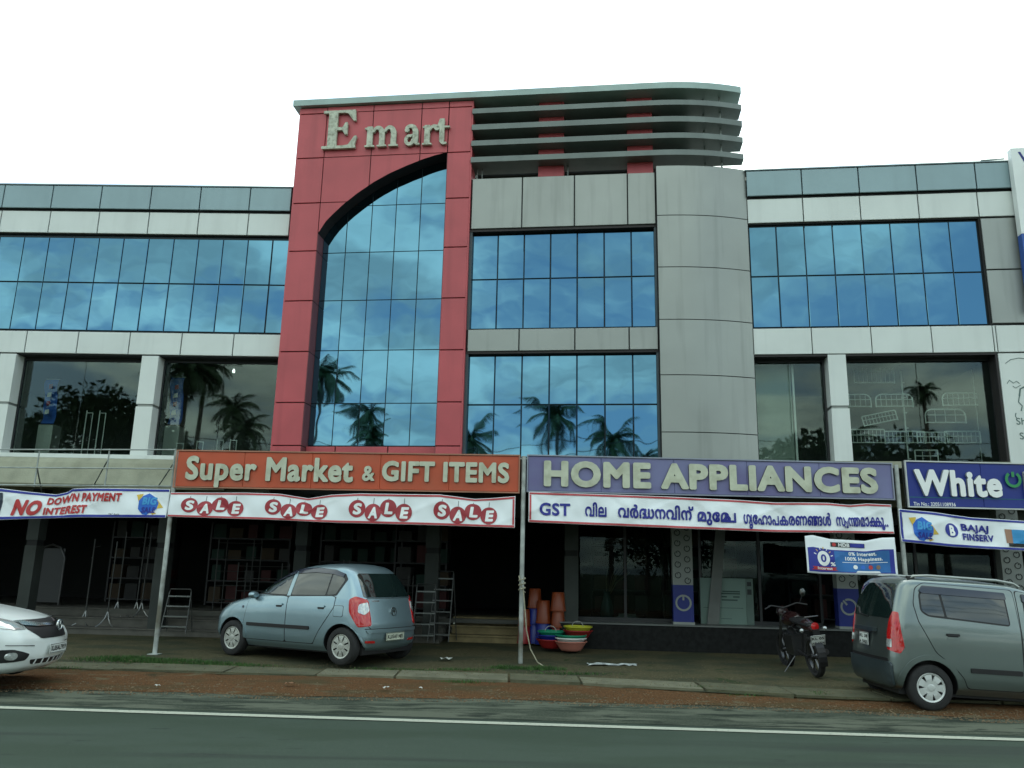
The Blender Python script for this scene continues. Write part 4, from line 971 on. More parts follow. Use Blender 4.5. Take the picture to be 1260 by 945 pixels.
def wheel_part(par, x, y, r, w, side, spokes, capm, style=0):
    """wheel > tyre, rim; side +1 = left (outer face towards +y)"""
    o = link('wheel', None, par, W[par] @ T((x, y, r))); F = W[o] @ Matrix.Rotation(R(-90*side), 4, 'X')
    b = MB(); rr = r*.66
    b.lathe([(rr, -w/2), (r*.90, -w/2), (r*.97, -w*.42), (r, -w*.28), (r, w*.28), (r*.97, w*.42), (r*.90, w/2), (rr+.01, w*.49), (rr, w*.40)], 40)
    for k in (-.18, 0, .18): b.lathe([(r+.001, w*k-.006), (r+.003, w*k), (r+.001, w*k+.006)], 40)
    b.build('tyre', RUBBER, o, F, smooth=True)
    b = MB(); b.lathe([(rr, -w*.3), (rr, w*.40), (rr-.012, w*.43), (rr-.028, w*.36), (rr-.03, w*.22), (0, w*.20)], 40); b.m = 1
    rim = b.build('rim', [BLACK, capm], o, F, smooth=True)
    b = MB(); b.lathe([(rr-.030, w*.40), (rr-.010, w*.445), (rr-.002, w*.40)], 40); b.lathe([(.055, w*.34), (.05, w*.43), (.03, w*.45), (0, w*.455)], 24)
    for k in range(spokes):
        a0 = 2*math.pi*k/spokes; hw0, hw1 = (.028, .062) if style == 0 else (.038, .058)
        vv = []
        for rad, hw, h in ((.04, hw0*.8, .42), (.10, hw0, .43), (rr-.04, hw1*.8, .41), (rr-.012, hw1, .39)):
            for s in (-1, 1): vv.append((rad*math.cos(a0)-s*hw*math.sin(a0), rad*math.sin(a0)+s*hw*math.cos(a0), w*h))
        b.add(vv, [(0,2,3,1),(2,4,5,3),(4,6,7,5)]); vz = [(p[0], p[1], p[2]-.02) for p in vv]; n0 = len(b.v); b.v += vz; b.f += [(n0-8,n0,n0+2,n0-6),(n0-6,n0+2,n0+4,n0-4),(n0-7,n0-5,n0+3,n0+1),(n0-5,n0-3,n0+5,n0+3)]; b.mi += [0]*4
    b.build('hubcap', capm, rim, F)
    return o
def plate(par, M4, text, w=.42, h=.11, two=None, m=None):
    b = MB(); b.box(-w/2, w/2, 0, .008, -h/2, h/2); p = b.build('number_plate', m or M('plate_white', (.55, .58, .55), .5), par, M4)
    b = MB(); b.prism(rect(-w/2+.004, w/2-.004, -h/2+.004, h/2-.004), -.001, -.0002, [rect(-w/2+.010, w/2-.010, -h/2+.010, h/2-.010)[::-1]]); b.build('plate_rim', BLACK, p, M4)
    rows = [text] if not two else [text, two]; n = len(rows); hh = h*.62/n
    for i, t_ in enumerate(rows):
        z = (-hh*.36) if n == 1 else (h*.08 if i == 0 else -h*.40)
        for k, (c, L) in enumerate(layout(t_, hh*1.15, -w*.44, z, w*.88, .035)):
            f2 = lambda x, y_, q=k: (x, -.002-.0003*(q % 2), y_)
            flat_obj('letter', group_loops(L), f2, BLACK, p, M4)
    return p
def carpaint(name, col, metal=.55, rough=.32, flake=.06):
    return M(name, col, rough, metal, var=flake, scale=.8, coat=.6, spec=.5, dirt=tuple(c*.8+.015 for c in col), dirtamt=.3, dscale=2.5)
CARGLASS = M('car_glass', (.008, .016, .015), .04, 0, var=.1, spec=.9); REDL = M('lamp_red', (.42, .012, .012), .12, var=.15, scale=25, coat=.8)
CLR = M('lamp_clear', (.45, .47, .46), .12, .5, var=.2, scale=30, coat=.8); CAP1 = M('hubcap_silver', (.42, .43, .39), .4, .5, var=.1, scale=8)
SMOKE = M('rain_visor', (.03, .035, .05), .15, coat=.4); AMBER = M('lamp_amber', (.5, .2, .02), .2)
def handle(par, tree, x, z, s, m, w=.16):
    v = 'L' if s > 0 else 'R'
    skin('handle_recess', par, tree, rounded(rect(x-w*.42, x+w*.42, z-.035, z+.02), .02), v, .005, BLACK, cut=.1, thick=.004)
    return skin('handle', par, tree, rounded(rect(x-w/2, x+w/2, z-.004, z+.026), .013), v, .028, m, cut=.08, thick=.02)
def emblem(par, M4, kind='ring'):
    b = MB()
    b.prism(disc(0, 0, .055, 24, .04 if kind == 'ring' else .05), -.012, 0, [disc(0, 0, .045, 24, .031 if kind == 'ring' else .041)[::-1]])
    if kind == 'ring': b.prism([(-.034,-.022),(-.022,-.026),(-.012,-.004),(.008,.004),(.020,-.026),(.032,-.022),(.026,.024),(.014,.026),(.008,.010),(-.012,.002),(-.016,.024),(-.028,.022)][::1], -.010, 0)
    else: b.prism([(-.028,-.03),(-.014,-.03),(-.010,-.008),(.010,-.008),(.014,-.03),(.028,-.03),(.022,.034),(.012,.034),(.009,.006),(-.009,.006),(-.012,.034),(-.022,.034)], -.010, 0)
    return b.build('emblem', CHROME, par, M4)

# --- silver blue hatchback ------------------------------------------------
PB = carpaint('paint_silver_blue', (.235, .33, .365), .7, .36)
hk = [(.19,1.62,-1.480,.70,.10,.06,.22),(.28,1.72,-1.580,.765,.12,.07,.24),(.42,1.79,-1.625,.79,.14,.08,.26),(.60,1.785,-1.630,.795,.16,.09,.28),(.72,1.72,-1.605,.795,.20,.09,.28),
      (.82,1.60,-1.575,.79,.24,.09,.27),(.90,1.38,-1.555,.78,.26,.09,.26),(.955,1.12,-1.540,.77,.24,.09,.25),(.985,.95,-1.530,.762,.20,.09,.24),(1.04,.84,-1.505,.742,.16,.09,.22),(1.15,.66,-1.440,.70,.15,.09,.20),
      (1.27,.46,-1.360,.652,.14,.09,.19),(1.38,.24,-1.275,.605,.13,.10,.18),(1.45,.03,-1.200,.565,.12,.12,.18),(1.495,-.18,-1.110,.51,.10,.14,.18),(1.525,-.42,-0.960,.40,.10,.12,.16),(1.54,-.62,-0.790,.22,.08,.1,.10)]
body, tree = car_body(hk, PB, [(1.19,.29,.335),(-1.19,.29,.335)], .29)
hb = thing('hatchback_car', 'small silver blue hatchback parked at an angle with its rear towards the road', 'car', T((-3.23, 14.43, .165)) @ RZ(150.5))
link('body', body, hb)
for s, v in ((1, 'L'), (-1, 'R')):
    fd = [(.93,.30),(.93,.55),(.86,.93),(.80,.985),(.10,1.0),(-.02,.99),(-.02,.30)]; rd = [(-.035,.30),(-.035,1.0),(-.95,1.03),(-1.02,1.01),(-1.01,.86),(-.74,.50),(-.62,.30)]
    for poly, hx in ((fd, .14), (rd, -.76)):
        if v == 'L' or True:
            skin('door_seam', hb, tree, grow(poly if area(poly) > 0 else poly[::-1], .010), v, .0015, BLACK, cut=.06, thick=.003)
            d = skin('door', hb, tree, poly, v, .0045, PB, r=.04, cut=.05, thick=.003); handle(d, tree, hx, .86, s, PB)
    # side moulding and glass
    skin('moulding', hb, tree, rounded(rect(-.55, .84, .505, .56), .02), v, .022, BLACK, thick=.02)
    gl_ = [(.80,1.015),(.50,1.20),(.22,1.345),(-.06,1.425),(-.45,1.45),(-.85,1.43),(-1.07,1.37),(-1.14,1.29),(-1.02,1.045),(-.9,1.035),(0,1.01)]
    skin('window_surround', hb, tree, grow(gl_ if area(gl_) > 0 else gl_[::-1], .006), v, .003, BLACK, r=.02, cut=.05, thick=.003)
    skin('window', hb, tree, [(.72,1.03),(.46,1.20),(.20,1.33),(.02,1.385),(.02,1.025)], v, .006, CARGLASS, r=.03, thick=.003)
    skin('window', hb, tree, [(-.075,1.025),(-.075,1.40),(-.45,1.425),(-.80,1.415),(-.80,1.04)], v, .006, CARGLASS, r=.03, thick=.003)
    skin('window', hb, tree, [(-.83,1.045),(-.83,1.41),(-1.02,1.36),(-1.10,1.28),(-1.0,1.06)], v, .006, CARGLASS, r=.03, thick=.003)
    skin('door_pillar', hb, tree, [(.01,1.01),(.01,1.395),(-.065,1.405),(-.065,1.01)], v, .009, PB, thick=.005)
    skin('rain_visor', hb, tree, [(.52,1.205),(.24,1.35),(-.02,1.43),(-.02,1.36),(.2,1.29),(.46,1.165)], v, .016, SMOKE, thick=.012); skin('rain_visor', hb, tree, [(-.05,1.43),(-.45,1.458),(-.85,1.435),(-1.06,1.375),(-1.05,1.32),(-.85,1.365),(-.45,1.385),(-.05,1.36)], v, .016, SMOKE, thick=.012)
    wr = lambda q, cx_, cy_, s=s: ([(s*a if s > 0 else -a, z) for a, z in q], (cx_, s*cy_))
    q, vw = wr([(2.02,.99),(2.20,1.04),(2.58,.98),(2.66,.60),(2.30,.58),(2.06,.80)], -1.05, .25); skin('tail_lamp', hb, tree, q, vw, .010, REDL, r=.05, cut=.05, thick=.012)
    q, vw = wr([(2.28,.80),(2.30,.92),(2.55,.95),(2.60,.82),(2.45,.76)], -1.05, .25); skin('indicator', hb, tree, q, vw, .015, CLR, r=.04, cut=.05, thick=.01)
    skin('reflector', hb, tree, rounded([(s*.42,.335),(s*.62,.345),(s*.62,.380),(s*.44,.372)], .01), 'B', .008, REDL, thick=.006)
    q, vw = wr([(1.02,.84),(.80,.90),(.62,.86),(.42,.70),(.55,.66),(.80,.72)], 1.0, .15); skin('head_lamp', hb, tree, q, vw, .008, CLR, r=.03, cut=.05, thick=.01)
    skin('indicator', hb, tree, disc(.98, .80, .022, 10), v, .008, SMOKE, thick=.006)
    skin('arch_lip', hb, tree, [(-1.19+.355*math.cos(R(a)), .29+.355*math.sin(R(a))) for a in range(0, 181, 9)]+[(-1.19+.337*math.cos(R(a)), .29+.337*math.sin(R(a))) for a in range(180, -1, -9)], v, .012, PB, thick=.01)
    skin('arch_lip', hb, tree, [(1.19+.355*math.cos(R(a)), .29+.355*math.sin(R(a))) for a in range(5, 176, 9)]+[(1.19+.337*math.cos(R(a)), .29+.337*math.sin(R(a))) for a in range(175, 4, -9)], v, .012, PB, thick=.01)
    mr = link('door_mirror', None, hb, W[hb] @ T((.72, s*.80, 1.0)))
    b = MB(); b.lathe([(0,-.075),(.05,-.07),(.075,-.03),(.08,.02),(.07,.05),(0,.055)], 16, Matrix.Rotation(R(90), 4, 'Y') @ Matrix.Diagonal((.75,1.25,.8,1))); b.box(-.02,.02,-.09 if s > 0 else .04,-.04 if s > 0 else .09,-.05,-.02); b.build('mirror_shell', PB, mr, smooth=True)
skin('fuel_flap', hb, tree, grow(rect(-1.20, -1.02, .73, .89), .006), 'L', .002, BLACK, r=.03, thick=.003); skin('fuel_flap', hb, tree, rect(-1.20, -1.02, .73, .89), 'L', .004, PB, r=.03, thick=.002)
tg = [(-.60,.62),(-.55,.555),(.55,.555),(.60,.62),(.56,1.0),(-.56,1.0)]
skin('tailgate_seam', hb, tree, grow(tg, .010), 'B', .002, BLACK, r=.05, thick=.003); tgo = skin('tailgate', hb, tree, tg, 'B', .006, PB, r=.05, thick=.004)
rw = [(-.60,1.02),(.60,1.02),(.555,1.20),(.50,1.385),(-.50,1.385),(-.555,1.20)]
skin('rear_window', hb, tree, rw, 'B', .006, CARGLASS, r=.05, thick=.005)
skin('windscreen', hb, tree, [(-.64,1.03),(.64,1.03),(.52,1.41),(-.52,1.41)], 'F', .006, CARGLASS, r=.05, thick=.005)
skin('bumper_line', hb, tree, [(-.64,.545),(.64,.545),(.64,.557),(-.64,.557)], 'B', .004, BLACK, thick=.003)
skin('bumper_shelf', hb, tree, [(-.60,.49),(.60,.49),(.63,.54),(-.63,.54)], 'B', .022, PB, r=.02, thick=.02)
emblem(hb, W[hb] @ T((-1.59, 0, .80)) @ RZ(-90) @ Matrix.Rotation(R(-8), 4, 'X') @ Matrix.Scale(1.35, 4), 'h')
plate(hb, W[hb] @ T((-1.665, 0, .42)) @ RZ(-90), 'KL05AF1485', .46, .115, m=M('plate_pale', (.50, .53, .42), .5))
skin('grille', hb, tree, [(-.5,.60),(.5,.60),(.46,.66),(-.46,.66)], 'F', .01, BLACK, thick=.01)
skin('trim_badge', hb, tree, rect(.30, .46, .955, .975), 'B', .01, CHROME, thick=.005)
ant = MB(); ant.tube([(-.95, 0, 1.53), (-1.10, 0, 1.72)], .004, 6); 
for x in (1.19, -1.19):
    for s in (1, -1): wheel_part(hb, x, s*.69, .285, .165, s, 8, CAP1)
b = MB(); b.box(-1.5, 1.5, -.62, .62, .16, .30); b.build('underbody', BLACK, hb)

# --- grey tall wagon ----------------------------------------------------------
PG = carpaint('paint_grey', (.17, .205, .195), .85, .32); PGB = M('lower_bumper', (.035, .05, .055), .4, .3, coat=.3)
wk = [(.21,1.66,-1.570,.66,.10,.05,.16),(.30,1.76,-1.680,.715,.12,.06,.17),(.45,1.80,-1.710,.735,.12,.06,.18),(.60,1.79,-1.710,.738,.14,.06,.18),(.80,1.72,-1.695,.738,.18,.06,.17),(.92,1.56,-1.685,.735,.22,.06,.16),
      (1.0,1.30,-1.675,.73,.20,.06,.15),(1.04,1.08,-1.670,.725,.16,.06,.15),(1.10,.95,-1.660,.715,.14,.06,.15),(1.25,.74,-1.630,.69,.12,.06,.15),(1.40,.52,-1.590,.662,.11,.07,.15),(1.52,.32,-1.550,.635,.10,.08,.15),
      (1.585,.12,-1.510,.605,.10,.10,.16),(1.62,-.10,-1.450,.55,.10,.12,.16),(1.645,-.35,-1.310,.44,.08,.12,.14),(1.655,-.6,-1.110,.25,.06,.1,.1)]
body, tree = car_body(wk, PG, [(1.2,.28,.335),(-1.2,.28,.335)], .28, taper=(.06, .02))
WP = T((6.60, 11.56, -.015)) @ RZ(-1.5) @ Matrix.Rotation(R(2.2), 4, 'Y')
wg = thing('wagon_car', 'tall grey hatchback wagon with roof rails parked on the right verge seen from behind', 'car', WP)
link('body', body, wg)
CAP2 = M('hubcap_bright', (.55, .57, .55), .35, .4, var=.06)
for s, v in ((1, 'L'), (-1, 'R')):
    rd = [(-.04,.30),(-.04,1.06),(-.06,1.54),(-1.20,1.57),(-1.31,1.50),(-1.355,1.30),(-1.31,1.08),(-1.12,.72),(-.90,.55),(-.78,.42),(-.74,.30)]
    fd = [(.98,.30),(.98,.60),(.90,1.0),(.80,1.05),(.42,1.40),(.30,1.49),(-.02,1.535),(-.02,.30)]
    for poly, hx in ((fd, .08), (rd, -.90)):
        skin('door_seam', wg, tree, grow(poly if area(poly) > 0 else poly[::-1], .009), v, .0015, BLACK, r=.04, cut=.06, thick=.003)
        d = skin('door', wg, tree, poly, v, .0045, PG, r=.05, cut=.05, thick=.003); handle(d, tree, hx, .93, s, BLACK)
        skin('handle_base', d, tree, rounded(rect(hx-.07, hx+.07, .885, .915), .015), v, .009, PG, thick=.004)
        if hx < 0:
            skin('window_surround', d, tree, [(-.15,1.085),(-.17,1.50),(-1.17,1.53),(-1.28,1.44),(-1.28,1.21),(-1.19,1.15)], v, .006, BLACK, r=.05, thick=.003)
            skin('window', d, tree, [(-.17,1.105),(-.19,1.48),(-1.0,1.50),(-.95,1.155)], v, .009, CARGLASS, r=.02, thick=.003)
            skin('window', d, tree, [(-.98,1.16),(-1.03,1.50),(-1.16,1.50),(-1.26,1.42),(-1.26,1.22),(-1.18,1.17)], v, .009, CARGLASS, r=.02, thick=.003)
            skin('rain_visor', d, tree, [(-.16,1.415),(-.17,1.50),(-1.22,1.535),(-1.27,1.47),(-1.24,1.44)], v, .022, SMOKE, r=.02, thick=.02)
        else:
            skin('window_surround', d, tree, [(.70,1.07),(.40,1.37),(.30,1.44),(.06,1.49),(.04,1.08)], v, .006, BLACK, r=.04, thick=.003)
            skin('window', d, tree, [(.64,1.095),(.38,1.35),(.28,1.42),(.08,1.465),(.06,1.10)], v, .009, CARGLASS, r=.02, thick=.003)
            skin('rain_visor', d, tree, [(.44,1.36),(.30,1.455),(.05,1.50),(.05,1.40),(.28,1.36),(.38,1.29)], v, .022, SMOKE, r=.02, thick=.02)
    skin('moulding', wg, tree, rounded(rect(-.70, -.06, .49, .55), .015), v, .022, BLACK, thick=.02); skin('moulding', wg, tree, rounded(rect(.0, .92, .485, .545), .015), v, .022, BLACK, thick=.02)
    skin('lock', wg, tree, disc(.20, .93, .014, 10), v, .01, CLR, thick=.006)
    wr = lambda q, cx_, cy_, s=s: ([(s*a if s > 0 else -a, z) for a, z in q], (cx_, s*cy_))
    q, vw = wr([(2.30,1.18),(2.42,1.19),(2.51,1.06),(2.55,.90),(2.53,.71),(2.27,.67),(2.20,.75)], -1.15, .22); skin('tail_lamp', wg, tree, q, vw, .012, REDL, r=.03, cut=.05, thick=.012)
    q, vw = wr([(2.42,.74),(2.42,.84),(2.54,.84),(2.54,.74)], -1.15, .22); skin('indicator', wg, tree, q, vw, .018, CLR, r=.01, thick=.006)
    b = MB(); b.tube([(.10, s*.515, 1.595), (.02, s*.53, 1.635), (-.2, s*.545, 1.662), (-1.1, s*.545, 1.672), (-1.28, s*.53, 1.655), (-1.36, s*.515, 1.60)], .017, 8); rl = b.build('roof_rail', ALU, wg, smooth=True)
    b = MB(); b.box(-1.36, -1.26, s*.52-.02, s*.52+.02, 1.58, 1.655); b.build('rail_foot', BLACK, rl)
    for x in (-1.2, 1.2):
        skin('arch_lip', wg, tree, [(x+.40*math.cos(R(a)), .28+.40*math.sin(R(a))) for a in range(0, 181, 9)]+[(x+.338*math.cos(R(a)), .28+.338*math.sin(R(a))) for a in range(180, -1, -9)], v, .014, PG, thick=.012)
skin('tailgate_seam', wg, tree, [(-.60,.56),(.60,.56),(.58,.60),(-.58,.60)], 'B', .006, BLACK, thick=.004)
skin('rear_window', wg, tree, [(-.60,1.10),(.60,1.10),(.575,1.34),(.52,1.545),(-.52,1.545),(-.575,1.34)], 'B', .008, CARGLASS, r=.05, thick=.006)
skin('bumper', wg, tree, rounded([(-.62,.27),(.62,.27),(.64,.40),(.64,.56),(-.64,.56),(-.64,.40)], .05), 'B', .03, PGB, thick=.03)
skin('wiper', wg, tree, strip([(0, 1.09), (.3, 1.11), (.42, 1.2)], .018), 'B', .022, BLACK, thick=.012)
skin('windscreen', wg, tree, [(-.62,1.10),(.62,1.10),(.55,1.55),(-.55,1.55)], 'F', .006, CARGLASS, r=.05, thick=.005)
plate(wg, WP @ T((-1.725, .05, .80)) @ RZ(-90), 'KL 38', .30, .16, 'A 5005')
b = MB(); b.box(-.30, .30, -.03, .03, -.02, .03); b.build('number_lamp_bar', PGB, wg, WP @ T((-1.71, 0, .93)) @ RZ(-90))
for x in (1.2, -1.2):
    for s in (1, -1): wheel_part(wg, x, s*.65, .28, .16, s, 7, CAP2, 1)
b = MB(); b.box(-1.55, 1.5, -.58, .58, .17, .30); b.build('underbody', BLACK, wg)

# --- white saloon ---------------------------------------------------------------
PW = carpaint('paint_white', (.66, .70, .68), 0, .3, .02)
ck = [(.17,2.02,-2.0,.74,.24,.08,.30),(.24,2.14,-2.1,.80,.28,.1,.34),(.40,2.20,-2.18,.835,.32,.1,.36),(.55,2.20,-2.2,.845,.34,.1,.36),(.68,2.14,-2.2,.847,.36,.1,.34),(.78,2.00,-2.18,.845,.38,.1,.32),(.86,1.76,-2.16,.835,.40,.1,.30),
      (.92,1.46,-2.14,.82,.38,.1,.28),(.97,1.16,-2.12,.80,.32,.1,.26),(1.0,1.0,-2.08,.785,.26,.1,.25),(1.06,.88,-1.9,.76,.20,.12,.24),(1.18,.62,-1.6,.70,.18,.14,.22),(1.30,.36,-1.35,.645,.16,.14,.20),(1.39,.12,-1.1,.595,.14,.14,.18),(1.44,-.1,-.9,.53,.12,.14,.18),(1.465,-.3,-.7,.40,.1,.1,.14),(1.475,-.42,-.6,.2,.06,.08,.1)]
body, tree = car_body(ck, PW, [(1.32,.30,.345),(-1.28,.30,.345)], .30, taper=(.07, .06))
CP = T((-8.22, 11.26, .085)) @ RZ(4)
cw_ = thing('saloon_car', 'white saloon car entering the picture at the left edge with its grille towards the road', 'car', CP)
link('body', body, cw_)
skin('grille', cw_, tree, [(-.42,.80),(-.47,.70),(-.32,.575),(.32,.575),(.47,.70),(.42,.80)], 'F', .010, BLACK, r=.03, cut=.05, thick=.01)
skin('grille_bar', cw_, tree, [(-.47,.735),(-.52,.785),(-.38,.79),(-.20,.745),(.20,.745),(.38,.79),(.52,.785),(.47,.735),(.3,.715),(-.3,.715)], 'F', .024, CHROME, r=.02, cut=.05, thick=.02)
skin('lower_grille', cw_, tree, [(-.40,.27),(.40,.27),(.45,.33),(-.45,.33)], 'F', .008, BLACK, r=.02, cut=.05, thick=.01)
for k in range(7): y = -.36+.12*k; skin('grille_fin', cw_, tree, rect(y-.008, y+.008, .27, .33), 'F', .014, PW, thick=.01)
emblem(cw_, CP @ T((2.20, 0, .73)) @ RZ(90) @ Matrix.Scale(1.5, 4), 'h')
plate(cw_, CP @ T((2.235, 0, .44)) @ RZ(90), 'KL05AL7959', .46, .12)
for s, v in ((1, 'L'), (-1, 'R')):
    wr = lambda q, cx_, cy_, s=s: ([(s*a if s > 0 else -a, z) for a, z in q], (cx_, s*cy_))
    q, vw = wr([(1.25,.86),(1.0,.865),(.72,.84),(.42,.79),(.33,.70),(.55,.70),(.85,.735),(1.15,.80)], 1.25, .22); skin('head_lamp', cw_, tree, q, vw, .010, CLR, r=.02, cut=.05, thick=.01)
    skin('fog_lamp_recess', cw_, tree, [(s*.50,.40),(s*.55,.33),(s*.78,.31),(s*.81,.44),(s*.78,.47),(s*.70,.47)], 'F', .008, BLACK, r=.02, cut=.04, thick=.008)
    skin('fog_lamp', cw_, tree, disc(s*.70, .39, .045, 16), 'F', .016, CLR, thick=.01)
    skin('bumper_crease', cw_, tree, [(s*.42,.50),(s*.82,.53),(s*.82,.522),(s*.42,.49)], 'F', .004, BLACK, thick=.003)
    skin('window', cw_, tree, [(.80,1.03),(.46,1.24),(.20,1.34),(-.15,1.40),(-.75,1.38),(-1.3,1.12),(-1.35,1.05)], v, .006, CARGLASS, r=.03, thick=.004)
    skin('bonnet_seam', cw_, tree, strip([(2.0, s*.50), (1.7, s*.66), (1.2, s*.72)], .008), 'T', .003, BLACK, thick=.003)
    for x in (1.32, -1.28): wheel_part(cw_, x, s*.745, .30, .18, s, 8, CAP2)
    mr = link('door_mirror', None, cw_, CP @ T((.70, s*.88, 1.02))); b = MB(); b.lathe([(0,-.08),(.05,-.075),(.08,-.03),(.085,.02),(.07,.06),(0,.065)], 16, Matrix.Rotation(R(90), 4, 'Y') @ Matrix.Diagonal((.75,1.25,.8,1))); b.build('mirror_shell', PW, mr, smooth=True)
skin('windscreen', cw_, tree, [(-.66,1.02),(.66,1.02),(.56,1.38),(-.56,1.38)], 'F', .006, CARGLASS, r=.05, thick=.005)
skin('wiper', cw_, tree, strip([(-.5, 1.03), (-.1, 1.06), (.1, 1.05)], .02), 'F', .02, BLACK, thick=.012)
b = MB(); b.box(-1.8, 1.8, -.66, .66, .15, .30); b.build('underbody', BLACK, cw_)
# ------------------------------------------------------------------ motorcycle
MP = T((4.74, 13.66, .165)) @ RZ(91) @ Matrix.Rotation(R(-7), 4, 'X')
mc = thing('motorcycle', 'dark motorcycle leaning on its stand, seen from behind next to the grey car', 'motorcycle', MP)
BKP = M('bike_paint', (.02, .008, .008), .2, coat=.8); STL = M('bike_steel', (.12, .12, .12), .35, .9)
for x in (.64, -.64):
    wh = link('wheel', None, mc, MP @ T((x, 0, .30))); F = W[wh] @ Matrix.Rotation(R(90), 4, 'X')
    b = MB(); b.lathe([(.235,-.04),(.27,-.055),(.298,-.03),(.30,0),(.298,.03),(.27,.055),(.235,.04)], 32, closed=True); b.build('tyre', RUBBER, wh, F, smooth=True)
    b = MB(); b.lathe([(.235,-.03),(.235,.03),(.215,.02),(.215,-.02)], 32, closed=True); b.lathe([(0,-.06),(.045,-.06),(.045,.06),(0,.06)], 12)
    for k in range(6): a = k*math.pi/3; b.tube([(.04*math.cos(a), .04*math.sin(a), 0), (.22*math.cos(a), .22*math.sin(a), 0)], .014, 6)
    b.build('rim', STL, wh, F, smooth=True)
b = MB(); b.tube([(.38,0,.92),(.30,0,.80),(.05,0,.70),(-.25,0,.66),(-.62,0,.74)], .025); b.tube([(.36,0,.85),(.30,0,.45),(.05,0,.28),(-.22,0,.30),(-.28,0,.62)], .024); b.tube([(-.24,.10,.36),(-.64,.10,.30)], .022); b.tube([(-.24,-.10,.36),(-.64,-.10,.30)], .022)
b.build('chassis', BLACK, mc, smooth=True)
b = MB(); b.lathe([(0,-.30),(.07,-.28),(.13,-.14),(.145,.02),(.12,.18),(.07,.26),(0,.28)], 20, T((.12,0,.82)) @ Matrix.Rotation(R(90), 4, 'Y') @ Matrix.Diagonal((.85,1.05,1,1))); b.build('fuel_tank', BKP, mc, smooth=True)
b = MB(); b.lathe([(0,-.36),(.08,-.34),(.12,-.1),(.13,.15),(.10,.33),(0,.36)], 18, T((-.40,0,.80)) @ Matrix.Rotation(R(84), 4, 'Y') @ Matrix.Diagonal((.38,1.05,1,1))); b.build('seat', BLACK, mc, smooth=True)
b = MB(); b.lathe([(0,-.18),(.05,-.16),(.10,0),(.11,.14),(0,.2)], 16, T((-.66,0,.74)) @ Matrix.Rotation(R(75), 4, 'Y') @ Matrix.Diagonal((.7,1,1,1))); b.build('tail_fairing', BKP, mc, smooth=True)
b = MB(); b.lathe([(0,0),(.055,.005),(.06,.03),(0,.04)], 14, T((-.84,0,.76)) @ Matrix.Rotation(R(-90), 4, 'Y')); b.build('tail_lamp', REDL, mc, smooth=True)
b = MB()
for k in range(9):
    a0 = R(200-12*k); x0, z0 = -.64+.335*math.cos(a0), .30+.335*math.sin(a0); a1 = R(200-12*(k+1)); x1, z1 = -.64+.335*math.cos(a1), .30+.335*math.sin(a1)
    b.add([(x0,-.06,z0),(x0,.06,z0),(x1,.06,z1),(x1,-.06,z1)], [(0,1,2,3)])
b.build('mudguard', BLACK, mc, smooth=True)
b = MB(); b.tube([(.42,-.05,.90),(.64,-.08,.32)], .026); b.tube([(.42,.05,.90),(.64,.08,.32)], .026); b.build('fork', STL, mc, smooth=True)
b = MB(); b.tube([(.26,-.36,1.0),(.34,-.22,1.04),(.40,0,.98),(.34,.22,1.04),(.26,.36,1.0)], .013); b.build('handlebar', BLACK, mc, smooth=True)
for s in (-1, 1):
    if s > 0: b = MB(); b.lathe([(0,-.01),(.014,-.01),(.014,.01),(0,.01)], 8, T((.33, s*.26, 1.04))); b.build('mirror_mount', BLACK, mc)
    if s < 0: b = MB(); b.tube([(.33, s*.26, 1.03), (.31, s*.32, 1.16)], .006); b.build('mirror_stem', BLACK, mc)
    b = MB(); b.lathe([(0,-.012),(.05,-.010),(.055,.002),(0,.012)], 16, T((.30, s*.33, 1.20)) @ Matrix.Rotation(R(-96), 4, 'Y') @ Matrix.Diagonal((1.25,.85,1,1))); (b.build('mirror', CHROME, mc, smooth=True) if s < 0 else None)
    b = MB(); b.tube([(-.76, s*.03, .70), (-.77, s*.15, .71)], .008); st = b.build('indicator_stem', BLACK, mc)
    b = MB(); b.lathe([(0,-.03),(.025,-.02),(.03,.01),(0,.03)], 12, T((-.77, s*.18, .71)) @ Matrix.Rotation(R(-90), 4, 'Y')); b.build('indicator', CLR, mc, smooth=True)
b = MB(); b.lathe([(0,-.09),(.085,-.08),(.10,0),(.07,.06),(0,.09)], 16, T((.50,0,.92)) @ Matrix.Rotation(R(90), 4, 'Y')); b.build('head_lamp', BKP, mc, smooth=True)
b = MB(); b.box(-.12,.22,-.13,.13,.28,.58); b.tube([(.0,0,.5),(.24,0,.62)], .07, 10); b.build('engine', STL, mc)
b = MB(); b.tube([(.2,-.12,.34),(-.1,-.15,.26),(-.7,-.17,.36)], [.02,.035,.045], 10); b.build('exhaust', STL, mc, smooth=True)
b = MB(); b.tube([(-.1,.10,.28),(-.05,.34,-.0)], .010, 6); b.build('side_stand', STL, mc)
b = MB(); b.tube([(-.45,.11,.88),(-.78,.10,.90),(-.80,0,.90),(-.78,-.10,.90),(-.45,-.11,.88)], .010, 6); b.build('grab_rail', STL, mc, smooth=True)
plate(mc, MP @ T((-.90, 0, .56)) @ RZ(-90) @ Matrix.Rotation(R(18), 4, 'X'), 'KL 05', .22, .15, 'AC 4324')
b = MB(); b.box(-.89,-.86,-.05,.05,.60,.72); b.build('plate_bracket', BLACK, mc)

